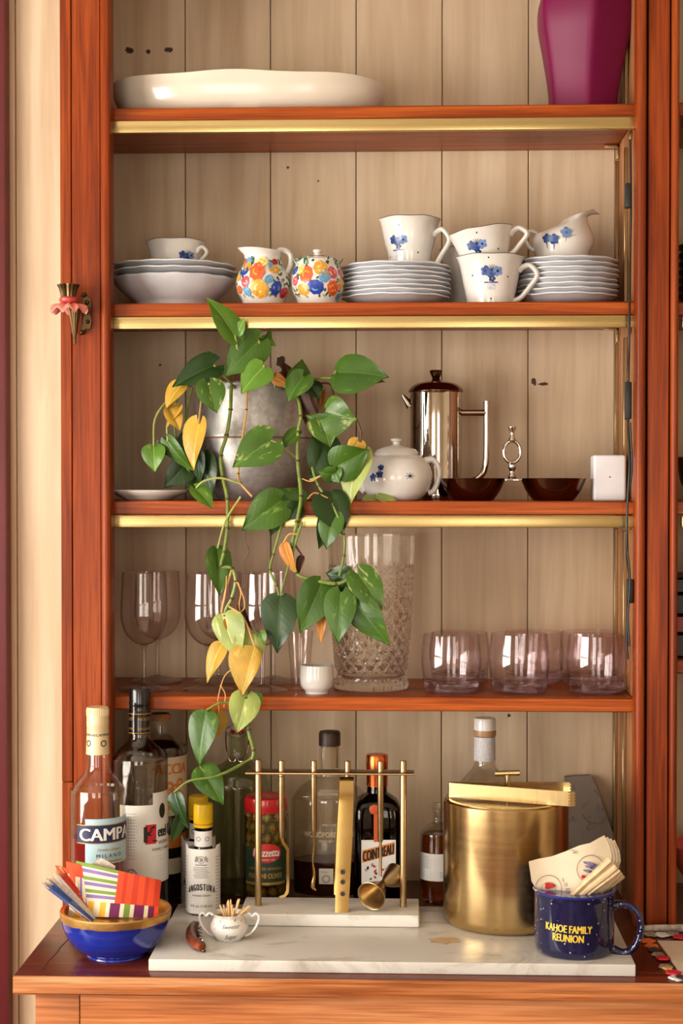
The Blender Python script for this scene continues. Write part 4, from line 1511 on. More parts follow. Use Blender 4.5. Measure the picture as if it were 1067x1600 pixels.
# right cascade
leaf((520, 668), (478, 650), 30, 'g', 0.014, 0.008, roll=-20, fold=0.3)
leaf((508, 642), (556, 656), 60, 'v', 0.01, -0.006, roll=14, fold=0.18, lobe=0.1, asym=0.2)
leaf((500, 652), (517, 697), 44, 'v', 0.012, 0.0, roll=-12, fold=0.2, lobe=0.05)
leaf((512, 688), (487, 749), 46, 'd', 0.02, 0.006, roll=-12, fold=0.2)
leaf((562, 697), (541, 792), 44, 'p', 0.008, -0.006, roll=25, fold=0.25, lobe=0.05, pet=[(557, 655, 0.0), (564, 676, 0.004)], pmat=M_STEMB)
leaf((560, 690), (548, 716), 26, 'y', 0.006, 0.002, roll=10)
leaf((524, 730), (576, 704), 52, 'g', -0.004, -0.016, roll=12, fold=0.18, lobe=0.14, pet=[(484, 750, 0.0), (505, 742, -0.002)])
leaf((522, 742), (497, 738), 22, 'g', -0.002, -0.006, roll=-30)
leaf((522, 735), (529, 755), 22, 'g', -0.002, -0.006, roll=30)
leaf((518, 768), (537, 834), 54, 'd', -0.006, -0.014, roll=-16, fold=0.2, lobe=0.05, asym=0.25)
leaf((520, 806), (509, 858), 36, 'g', -0.012, -0.02, roll=10, fold=0.3)
leaf((516, 800), (500, 858), 30, 'd', -0.004, -0.01, roll=-25, fold=0.3)
leaf((588, 772), (624, 786), 16, 'p', 0.030, 0.026, roll=-50, fold=0.1, lobe=0.0)
leaf((566, 778), (600, 784), 16, 'p', 0.032, 0.03, roll=-50, fold=0.1, lobe=0.0)
# centre front
leaf((424, 688), (363, 728), 58, 'v', -0.002, -0.016, roll=10, fold=0.22, lobe=0.2, pet=[(464, 716, 0.02), (440, 697, 0.005)])
leaf((440, 782), (378, 829), 54, 'g', -0.014, -0.026, roll=-8, fold=0.2, lobe=0.14)
leaf((462, 790), (438, 762), 46, 'g', 0.0, 0.0, roll=20, fold=0.2)
leaf((466, 790), (450, 812), 26, 'd', -0.006, -0.01, roll=-20)
leaf((434, 800), (424, 838), 22, 'd', -0.006, -0.012, roll=-30)
leaf((462, 676), (432, 706), 20, 'g', 0.016, 0.01, roll=45, fold=0.3)
# left cluster
leaf((240, 697), (241, 737), 34, 'l', 0.03, 0.022, roll=10, fold=0.35, lobe=0.1, pet=[(282, 606, 0.08), (262, 625, 0.04), (242, 655, 0.03)])
leaf((262, 690), (300, 738), 22, 'g', 0.03, 0.03, roll=35, fold=0.3, pet=[(280, 640, 0.05), (262, 660, 0.035)])
leaf((292, 684), (302, 738), 32, 'd', 0.045, 0.05, roll=-20)
leaf((308, 710), (312, 756), 22, 'd', 0.05, 0.055, roll=20)
leaf((296, 722), (257, 762), 40, 'd', 0.06, 0.05, roll=-10)
leaf((318, 715), (330, 776), 34, 'd', 0.06, 0.055, roll=20)
leaf((300, 735), (318, 780), 34, 'd', 0.066, 0.06, roll=-20)
leaf((252, 690), (266, 714), 20, 'd', 0.045, 0.045, roll=30)
leaf((282, 602), (257, 637), 26, 'y', 0.03, 0.02, roll=30, fold=0.5, pet=[(300, 604, 0.06)])
leaf((266, 640), (282, 672), 24, 'y', 0.025, 0.02, roll=-20, fold=0.5)
leaf((278, 636), (259, 666), 16, 'y', 0.03, 0.025, roll=40, fold=0.3)
leaf((310, 662), (299, 733), 32, 'y', 0.0, -0.01, roll=28, fold=0.3, asym=0.2, pet=[(320, 606, 0.05), (315, 625, 0.02)], pmat=M_STEMO)
leaf((306, 763), (334, 793), 24, 'l', -0.008, -0.014, roll=-30, fold=0.4, pet=[(376, 756, -0.006), (345, 747, -0.01), (318, 752, -0.01)])
# lower strands
leaf((340, 857), (345, 931), 36, 'g', -0.006, -0.012, roll=-20, fold=0.35, lobe=0.08, pet=[(376, 776, -0.012), (352, 815, -0.012)])
leaf((438, 931), (432, 1021), 52, 'd', -0.010, -0.016, roll=6, fold=0.12, lobe=0.06, pet=[(472, 815, -0.012), (452, 880, -0.014)], pmat=M_STEM)
leaf((503, 912), (469, 989), 52, 'g', -0.018, -0.03, roll=-8, fold=0.18, lobe=0.12)
leaf((533, 925), (527, 1006), 46, 'g', -0.022, -0.034, roll=5, fold=0.18, lobe=0.12)
leaf((552, 937), (608, 1009), 46, 'g', -0.020, -0.030, roll=10, fold=0.2, lobe=0.08)
leaf((560, 896), (598, 953), 46, 'v', -0.016, -0.026, roll=-10, fold=0.2, lobe=0.2)
leaf((546, 902), (508, 896), 32, 'd', 0.0, 0.006, roll=-15, fold=0.2)
leaf((534, 905), (552, 932), 34, 'd', -0.004, 0.0, roll=15, fold=0.2)
leaf((443, 848), (463, 902), 17, 'o', -0.014, -0.018, roll=35, fold=0.6, lobe=0.02, pet=[(467, 835, -0.012), (452, 835, -0.014)], pmat=M_STEMO)
leaf((472, 868), (464, 900), 11, 'b', -0.010, -0.012, roll=35, fold=0.6, lobe=0.02, pet=[(460, 850, -0.01)], pmat=M_STEMB)
leaf((505, 950), (499, 1006), 16, 'o', -0.012, -0.012, roll=20, fold=0.4, lobe=0.02)
# yellowing tangle
leaf((346, 958), (373, 1034), 46, 'p', -0.014, -0.026, roll=18, fold=0.25, lobe=0.02, asym=-0.2, pet=[(362, 890, -0.01), (352, 925, -0.012)], pmat=M_STEMO)
leaf((360, 960), (380, 1004), 30, 'o', -0.008, -0.012, roll=-25, fold=0.3, lobe=0.02)
leaf((347, 1004), (320, 1066), 26, 'y', -0.010, -0.014, roll=30, fold=0.35, lobe=0.02)
leaf((392, 990), (380, 1052), 46, 'p', -0.016, -0.022, roll=-10, fold=0.3, lobe=0.08)
leaf((398, 1010), (377, 1088), 46, 'y', -0.026, -0.034, roll=8, fold=0.1, lobe=0.0, asym=0.4, pet=[(357, 947, -0.016), (380, 965, -0.022)], pmat=M_STEMO)
leaf((404, 990), (410, 1012), 22, 'l', -0.014, -0.016, roll=20)
leaf((376, 950), (393, 985), 10, 'b', -0.006, -0.006, roll=20, fold=0.5)
leaf((386, 1084), (371, 1145), 44, 'p', -0.024, -0.034, roll=-5, fold=0.2, lobe=0.1)
leaf((396, 1086), (400, 1112), 24, 'l', -0.018, -0.02, roll=-20)
leaf((322, 1110), (308, 1197), 42, 'g', -0.026, -0.036, roll=18, fold=0.25, lobe=0.02, pet=[(366, 1098, -0.02), (342, 1099, -0.024)], pmat=M_STEM)
leaf((342, 1110), (327, 1164), 30, 'y', -0.006, -0.010, roll=-25, fold=0.35, lobe=0.02)
leaf((312, 1197), (350, 1257), 40, 'g', -0.030, -0.042, roll=-14, fold=0.25, lobe=0.02, pet=[(396, 1182, -0.02), (372, 1198, -0.026), (340, 1212, -0.03), (322, 1206, -0.03)], pmat=M_STEM)
leaf((272, 1238), (291, 1296), 24, 'd', -0.052, -0.056, roll=30, fold=0.35, lobe=0.02, pet=[(392, 1186, -0.022), (340, 1212, -0.046), (296, 1220, -0.052)], pmat=M_STEM)
leaf((284, 1272), (268, 1318), 18, 'd', -0.050, -0.05, roll=-30, fold=0.35, lobe=0.02)


def vine(pts, r, mat=M_STEM, nodes=True):
    Q = [P(x, y, Y) - po for x, y, Y in pts]
    o = MB().tube(Q, r, 9, 6).build('vine', mat, pot)
    if nodes:
        mb = MB()
        for q in Q[2:-1]:
            mb.ball(q[:], (r if not isinstance(r, list) else r[0]) * 1.45, None, (r if not isinstance(r, list) else r[0]) * 0.9, 8, 5)
        mb.build('stem_node', M_STEMB, o)
    return o


vine([(372, 612, 0.07), (362, 604, 0.04), (360, 640, 0.028), (354, 680, 0.02), (345, 712, 0.012), (348, 745, 0.004), (355, 780, -0.006), (355, 825, -0.012), (350, 862, -0.012), (346, 884, -0.012),
      (362, 888, -0.012), (368, 908, -0.012), (362, 935, -0.012), (352, 962, -0.012), (372, 1010, -0.018), (388, 1050, -0.02), (384, 1090, -0.022), (388, 1140, -0.022), (396, 1172, -0.022), (394, 1186, -0.022)], 0.0026)
vine([(455, 610, 0.07), (440, 600, 0.045), (463, 618, 0.026), (470, 650, 0.018), (466, 675, 0.012), (465, 720, 0.006), (470, 775, -0.004), (464, 815, -0.010), (456, 855, -0.012), (463, 895, -0.014),
      (490, 906, -0.016), (525, 912, -0.018), (545, 905, -0.018)], 0.0026)
vine([(448, 800, -0.002), (440, 820, -0.008), (427, 866, -0.01), (422, 890, -0.01), (432, 915, -0.01), (436, 930, -0.01)], 0.0019)
vine([(395, 615, 0.06), (386, 605, 0.04), (385, 640, 0.03), (378, 690, 0.022), (372, 740, 0.01), (376, 755, 0.0), (394, 776, -0.006)], 0.0016, M_STEMO)
vine([(482, 612, 0.06), (496, 640, 0.045), (492, 680, 0.03), (486, 720, 0.016), (498, 760, 0.0), (520, 790, -0.01), (537, 835, -0.014), (537, 868, -0.016), (530, 900, -0.018)], 0.0018)
vine([(280, 606, 0.06), (272, 650, 0.055), (278, 700, 0.055), (300, 745, 0.06)], 0.0018)
vine([(300, 606, 0.075), (291, 650, 0.062), (292, 690, 0.058)], 0.0017)
vine([(384, 828, -0.012), (383, 845, -0.012), (389, 862, -0.012), (382, 880, -0.012), (383, 915, -0.012), (378, 922, -0.012)], 0.0008, M_STEMB, False)
for q in ([(354, 900), (352, 930), (345, 955)], [(368, 905), (376, 925), (374, 950), (384, 985)], [(372, 910), (382, 940), (378, 955), (362, 960)], [(375, 1040), (352, 1055), (341, 1090), (342, 1110), (335, 1128)],
          [(344, 1070), (352, 1085), (350, 1105)], [(480, 780), (492, 770), (512, 778)], [(472, 748), (486, 752), (500, 744)]):
    vine([(x, y, -0.014) for x, y in q], 0.0009, M_STEMO, False)

# ================================================================ glass shelf
Z4 = SH[4] + 0.0006


def wine_glass(label, px, Y, rim, rr=36.5, foot=40):
    s_ = mpp(px, 1000, Y)
    zz_ = lambda y: P(px, y, Y).z - Z4
    zt = zz_(rim)
    k = zt / 0.168
    e = empty('wine_glass', label, 'glass', (P(px, 1000, Y).x, Y, Z4), 0, 'wine glasses on the glass shelf')
    R = rr * s_
    F = foot * s_
    out = smooth_prof([(0.0035, 0.0095 * k), (0.0031, 0.022 * k), (0.0031, 0.05 * k), (0.0042, 0.060 * k)], 3)
    MB().lathe([(0, 0), (F * 0.97, 0), (F, 0.0012), (F * 0.96, 0.0024), (F * 0.55, 0.0050), (0.009, 0.0085 * k), (0.0035, 0.0098 * k), (0.0, 0.0098 * k)], 48).build('foot', G_FOOT, e)
    MB().lathe([(0, 0.0099 * k)] + out + [(0.006, 0.0635 * k), (0, 0.0635 * k)], 20).build('stem', G_STEM, e)
    bo = smooth_prof([(0.004, 0.064 * k), (R * 0.42, 0.068 * k), (R * 0.78, 0.080 * k), (R * 0.97, 0.098 * k), (R * 1.0, 0.115 * k), (R * 0.97, 0.14 * k), (R * 0.93, 0.168 * k)], 4)
    inn = [(max(r - 0.0013, 0), z + 0.0006) for r, z in reversed(bo)]
    MB().lathe([(0, 0.0637 * k)] + bo + inn[:-1] + [(0, 0.0665 * k)], 56).build('bowl', G_WINE, e)
    return e


wine_glass('leftmost front wine glass on the glass shelf', 225, 0.09, 895)
wine_glass('leftmost back wine glass, behind the leftmost front one', 246, 0.19, 893)
wine_glass('second front wine glass from the left, behind the hanging vine', 325, 0.09, 896)
wine_glass('second back wine glass from the left', 342, 0.192, 894)
wine_glass('third front wine glass from the left, partly behind yellow leaves', 410, 0.085, 896)
wine_glass('third back wine glass from the left', 427, 0.187, 894)

# small flared glass and white cup
Y_ = 0.11
s = mpp(469, 1040, Y_)
zz = lambda y: P(469, y, Y_).z - Z4
op = [(14 * s, 0), (14.5 * s, 0.002), (16 * s, zz(1040)), (20.5 * s, zz(986))]
tag(MB().lathe(shell(op, 0.0012, 0.008), 48).build('shot_glass', G_WINE, None, (P(469, 1040, Y_).x, Y_, Z4)), 'narrow flared clear glass left of the cut crystal vase', 'glass')
Y_ = 0.06
zz = lambda y: P(495, y, Y_).z - Z4
s = mpp(495, 1060, Y_)
op = smooth_prof([(17 * s, 0), (18 * s, zz(1083)), (18.5 * s, zz(1079)), (24 * s, zz(1073)), (26.5 * s, zz(1062)), (26 * s, zz(1048)), (25.5 * s, zz(1039))], 3)
tag(MB().lathe(shell(op, 0.0022, 0.006), 56).build('votive_cup', M_CHINA, None, (P(495, 1060, Y_).x, Y_, Z4)), 'tiny white porcelain cup in front of the crystal vase', 'cup')

# cut crystal vase
Y_ = 0.128
pxv = 580
s = mpp(pxv, 950, Y_)
zz = lambda y: P(pxv, y, Y_).z - Z4
zt = zz(836)
cv = empty('crystal_vase', 'tall cut crystal vase with diamond pattern on the glass shelf', 'vase', (P(pxv, 950, Y_).x, Y_, Z4))
out = []
NR, SEG = 96, 120
rad = Wrap([(57 * s, 0), (58.5 * s, zz(1066)), (55 * s, zz(1060)), (54 * s, zz(1054)), (57 * s, zz(1040)), (62 * s, zz(980)), (66 * s, zz(900)), (67.5 * s, zz(865)), (68 * s, zt)], 0)
rings = []


def tri(x):
    return abs((x % 1.0) * 2 - 1)


for i in range(NR + 1):
    z = zt * i / NR
    r0 = rad.R(z)
    ring = []
    for j in range(SEG):
        a = 2 * PI * j / SEG
        u = j / SEG
        d = 0
        f = z / zt
        if 0.12 < f < 0.60:
            nn = 20
            v_ = (f - 0.12) / 0.48 * 5.0
            d = 0.0048 * (max(tri(u * nn + v_), tri(u * nn - v_)) - 0.75)
        elif 0.63 < f < 0.82:
            nn = 40
            v_ = (f - 0.63) / 0.19 * 5
            d = 0.0026 * (max(tri(u * nn + v_), tri(u * nn - v_)) - 0.75)
        elif 0.085 < f <= 0.12 or 0.6 <= f <= 0.63:
            d = -0.0012
        elif f < 0.07:
            d = 0.0008 * math.cos(24 * a)
        ring.append(((r0 + d) * math.cos(a), (r0 + d) * math.sin(a), z))
    rings.append(ring)
for i in range(24):
    z = zt - (zt - 0.018) * i / 23
    rr = rad.R(z) - 0.0062
    rings.append([(rr * math.cos(2 * PI * j / SEG), rr * math.sin(2 * PI * j / SEG), z) for j in range(SEG)])
MB().loft(rings).build('body', G_CRYSTAL, cv, angle=14)

# six tumblers


def tumbler(label, px, Y, rim):
    zz_ = lambda y: P(px, y, Y).z - Z4
    s_ = mpp(px, 1040, Y)
    zt_ = zz_(rim)
    e = empty('tumbler', label, 'glass', (P(px, 1040, Y).x, Y, Z4), 0, 'lilac tumblers on the glass shelf')
    R = 47 * s_
    op = smooth_prof([(R * 0.86, 0.0005), (R * 0.92, 0.004), (R * 0.94, 0.016), (R * 1.0, zt_ * 0.45), (R * 1.0, zt_ * 0.65), (R * 0.93, zt_)], 4)
    MB().lathe(shell(op, 0.0016, 0.018), 64).build('bowl', G_TUMBLER, e)
    MB().lathe([(0, 0.003), (R * 0.84, 0.003), (R * 0.89, 0.005), (R * 0.9, 0.014), (R * 0.82, 0.0155), (0, 0.013)], 48).build('base', G_BASE, e)
    return e


tumbler('left tumbler of the front row', 705, 0.085, 991)
tumbler('middle tumbler of the front row', 811, 0.088, 990)
tumbler('right tumbler of the front row', 932, 0.085, 992)
tumbler('left tumbler of the back row, behind the front left one', 718, 0.190, 988)
tumbler('middle tumbler of the back row', 833, 0.192, 987)
tumbler('right tumbler of the back row, partly behind the front right one', 921, 0.190, 987)

# ================================================================ bottles on the counter
def bottle_base(name, label, px, Y, z0, rot=0.0, cat='bottle'):
    return empty(name, label, cat, (P(px, 1300, Y).x, Y, z0 + 0.0005), rot)


def zf(px, Y, z0):
    return lambda y: P(px, y, Y).z - z0


def lines(wr, mb, u0, u1, v, n, dv, hgt, slot, seed=1):
    """tiny illegible print as fine rules of uneven length"""
    random.seed(seed)
    for k in range(n):
        a = u0 + random.uniform(0, 0.12) * (u1 - u0)
        b_ = u1 - random.uniform(0, 0.2) * (u1 - u0)
        wr.put(mb, bar2(a, b_, -hgt / 2, hgt / 2, 4), 0, v - k * dv, slot)


# --- red aperitif bottle (left)
px, Y = 153, -0.058
e = bottle_base('aperitif_bottle', 'red aperitif bottle with pale blue label and cream cap, leftmost on the counter', px, Y, Z_C)
z = zf(px, Y, Z_C)
s = mpp(px, 1250, Y)
op = smooth_prof([(40 * s, 0), (42.5 * s, 0.003), (43 * s, 0.012), (43 * s, z(1250)), (41 * s, z(1236)), (33 * s, z(1221)), (22 * s, z(1208)), (18 * s, z(1196)), (17 * s, z(1180)), (15.5 * s, z(1150))], 4)
g = MB().lathe(shell(op, 0.002, 0.006), 56).build('glass', G_CLEAR, e)
fill = z(1306)
MB().lathe([(0, 0.007), (40 * s, 0.007), (40.4 * s, fill), (0, fill)], 48).build('liquid', L_RED, e)
cp = [(0, z(1178)), (18.2 * s, z(1178)), (17.2 * s, z(1150)), (16.8 * s, z(1136)), (17.4 * s, z(1134)), (17 * s, z(1131)), (17.5 * s, z(1129)), (17 * s, z(1126)), (17.2 * s, z(1120)), (17.2 * s, z(1107)), (16 * s, z(1105)), (0, z(1105))]
cap = MB().lathe(cp, 40).build('cap', M_CREAMCAP, e)
wc = Wrap([(18.2 * s, z(1178)), (17.2 * s, z(1136))], 0.0003)
mb = MB()
for a in (-2.2, -0.75, 0.75, 2.2):
    wc.put(mb, text_geo('CAMPARI', w=24 * s), a * 17 * s, z(1147), 0)
    wc.put(mb, ring2(0, 0, 3.5 * s, 5 * s), a * 17 * s, z(1160), 0)
mb.build('lettering', M_INK, cap, smooth=False)
for k in range(28):
    pass
mb = MB()
for k in range(40):
    a = 2 * PI * k / 40
    mb.box(17.15 * s * math.cos(a) - 0.0004, 17.15 * s * math.cos(a) + 0.0004, 17.15 * s * math.sin(a) - 0.0004, 17.15 * s * math.sin(a) + 0.0004, z(1118), z(1108))
o = mb.build('knurling', M_CREAMCAP, cap, smooth=False)
o['kind'] = 'stuff'
wr = Wrap([(43 * s, 0.01), (43 * s, z(1250)), (41 * s, z(1236))], 0.0004)
M_LBL = plain('pale_blue_label', (176, 206, 214), 0.5)
M_NAVY = plain('navy_label_band', (32, 36, 72), 0.45)
lab = patch(MB(), wr, -0.28, 1.9, z(1342), z(1272), 0.0004, 24).build('label', M_LBL, e)
mb = MB()
patch(mb, wr, -0.64, 2.3, z(1310), z(1281), 0.0008, 28)
bd = mb.build('label_band', M_NAVY, e)
mb = MB()
patch(mb, wr, -0.64, 2.3, z(1310), z(1308.8), 0.0010, 28)
patch(mb, wr, -0.64, 2.3, z(1282), z(1281), 0.0010, 28)
mb.build('gold_edge', M_GOLDP, bd)
mb = MB()
fat(wr.put, mb, text_geo('CAMPARI', w=2.56 * 43 * s, h=19 * s), 0.80 * 43 * s, z(1296), 0.9 * s, 0, 0.0012)
mb.build('lettering', M_WHITE, bd, smooth=False)
mb = MB()
wr.put(mb, text_geo('Davide Campari', w=40 * s, shear=0.35), 0.62 * 43 * s, z(1320), 0, 0.0008)
wr.put(mb, bar2(-20 * s, 24 * s, -1.2 * s, 1.2 * s, 6), 0.62 * 43 * s, z(1338), 0, 0.0008)
mb.build('lettering', M_GOLDP, lab, smooth=False)
mb = MB()
wr.put(mb, text_geo('M I L A N O', w=42 * s), 0.62 * 43 * s, z(1329), 0, 0.0008)
mb.build('lettering', M_NAVY, lab, smooth=False)

# --- vodka bottle
px, Y = 219, 0.005
e = bottle_base('vodka_bottle', 'clear vodka bottle with white label and tall black cap', px, Y, Z_C)
z = zf(px, Y, Z_C)
s = mpp(px, 1250, Y)
op = smooth_prof([(40 * s, 0), (43 * s, 0.003), (43.5 * s, 0.012), (43.5 * s, z(1205)), (42 * s, z(1188)), (36 * s, z(1174)), (24 * s, z(1163)), (17.5 * s, z(1154)), (16.2 * s, z(1140)), (15 * s, z(1110))], 4)
MB().lathe(shell(op, 0.002, 0.008), 56).build('glass', G_VODKA, e)
MB().lathe([(0, 0.009), (40.3 * s, 0.009), (40.8 * s, z(1252)), (0, z(1252))], 40).build('liquid', thin_glass('clear_spirit', (240, 236, 232), (150, 140, 136), gloss=1.2), e)
cp = [(0, z(1146)), (17.5 * s, z(1146)), (17.5 * s, z(1113)), (16.6 * s, z(1111)), (16.8 * s, z(1101)), (17.3 * s, z(1099)), (16.6 * s, z(1096)), (16.8 * s, z(1079)), (15.5 * s, z(1075.5)), (0, z(1075))]
cap = MB().lathe(cp, 40).build('cap', M_BLACKCAP, e)
wc = Wrap([(17.6 * s, z(1146)), (17.6 * s, z(1113))], 0.0003)
mb = MB()
for a in (-1.1, 0.6, 2.4):
    wc.put(mb, text_geo('NOLET', w=20 * s), a * 17 * s, z(1122), 0)
    wc.put(mb, text_geo('HOLLAND', w=22 * s), a * 17 * s, z(1137), 0)
for y in (1114, 1144):
    wc.put(mb, bar2(-3.1 * 17.6 * s, 3.1 * 17.6 * s, -0.5 * s, 0.5 * s, 40), 0, z(y), 0)
mb.build('lettering', M_GOLDP, cap, smooth=False)
wr = Wrap([(43.5 * s, 0.0), (43.5 * s, z(1205))], 0.0004)
lab = patch(MB(), wr, -0.62, 2.4, z(1372), z(1251), 0.0004, 30).build('label', M_WHITE, e)
patch(MB(), wr, 0.62, 1.9, z(1252), z(1233), 0.0004, 16).build('label_tab', M_WHITE, e)
mb = MB()
lines(wr, mb, -0.36 * 43 * s, 0.05 * 43 * s, z(1264), 16, 4.6 * s, 1.1 * s, 0)
wr.put(mb, ring2(0, 0, 6 * s, 9 * s), -0.16 * 43 * s, z(1357), 0)
wr.put(mb, disc2(0, 0, 4 * s), -0.16 * 43 * s, z(1357), 0)
lines(wr, mb, 0.62 * 43 * s, 1.3 * 43 * s, z(1331), 2, 5 * s, 1.2 * s, 0, 4)
mb.build('fine_print', M_GREYINK, lab, smooth=False)['kind'] = 'stuff'
mb = MB()
wr.put(mb, bar2(-9 * s, 9 * s, -15 * s, 15 * s, 3), 0.55 * 43 * s, z(1296), 0, 0.0007)
mb.build('red_square', plain('red_print', (200, 30, 40), 0.5), lab, smooth=False)
mb = MB()
fat(wr.put, mb, text_geo('K', h=24 * s), 0.55 * 43 * s, z(1296), 1.2 * s, 0, 0.001)
fat(wr.put, mb, text_geo('etel One', h=17 * s, w=44 * s), 1.35 * 43 * s, z(1293), 0.8 * s, 0, 0.001)
wr.put(mb, text_geo('VODKA', w=26 * s), 1.15 * 43 * s, z(1310), 0, 0.001)
wr.put(mb, text_geo('FAMILY MADE', w=38 * s), 1.05 * 43 * s, z(1320), 0, 0.001)
wr.put(mb, disc2(0, 0, 7 * s, 12 * s), 1.05 * 43 * s, z(1262), 0, 0.0007)
mb.build('lettering', M_INK, lab, smooth=False)
mb = MB()
wr.put(mb, text_geo('NOLET', w=46 * s), 0.2 * 43 * s, z(1219), 0, 0.0004)
mb.build('embossing', G_VODKA, e, smooth=False)

# --- dark amaro with cream label
px, Y = 250, 0.118
e = bottle_base('amaro_bottle', 'dark liqueur bottle with cream and orange label behind the vodka', px, Y, Z_C)
z = zf(px, Y, Z_C)
s = mpp(px, 1250, Y)
op = smooth_prof([(38 * s, 0), (41.5 * s, 0.004), (42 * s, 0.012), (42 * s, z(1185)), (38 * s, z(1168)), (24 * s, z(1155)), (17 * s, z(1147)), (15.5 * s, z(1135)), (15.5 * s, z(1126))], 4)
MB().lathe(shell(op, 0.002, 0.006), 48).build('glass', G_CLEAR, e)
MB().lathe([(0, 0.007), (39 * s, 0.007), (39.5 * s, z(1186)), (35 * s, z(1170)), (22 * s, z(1158)), (0, z(1156))], 40).build('liquid', L_DARK, e)
MB().lathe([(0, z(1126)), (16.5 * s, z(1126)), (16.5 * s, z(1117)), (15 * s, z(1115)), (0, z(1115))], 32).build('stopper', M_CORK, e)
wr = Wrap([(42 * s, 0), (42 * s, z(1185))], 0.0004)
lab = patch(MB(), wr, -1.1, 2.1, z(1268), z(1178), 0.0004, 26).build('label', plain('cream_label', (222, 204, 172), 0.55), e)
M_ORP = plain('orange_print', (226, 132, 52), 0.5)
mb = MB()
fat(wr.put, mb, text_geo('FACCIA', w=1.5 * 42 * s, h=16 * s), 0.55 * 42 * s, z(1196), 1.0 * s, 0, 0.0008)
fat(wr.put, mb, text_geo('BRUTTO', w=1.5 * 42 * s, h=16 * s), 0.55 * 42 * s, z(1253), 1.0 * s, 0, 0.0008)
for u, y in ((0.5, 1222), (0.75, 1226), (0.95, 1218), (0.6, 1235), (0.9, 1236)):
    wr.put(mb, ring2(0, 0, 3 * s, 7 * s), u * 42 * s, z(y), 0, 0.0008)
mb.build('lettering', M_ORP, lab, smooth=False)
patch(MB(), wr, -0.2, 1.4, z(1318), z(1297), 0.0004, 14).build('lower_label', M_ORP, e)
patch(MB(), wr, -1.1, 2.1, z(1358), z(1334), 0.0004, 20).build('base_label', plain('cream_label', (222, 204, 172), 0.55), e)

# --- bitters bottles in paper wrappers


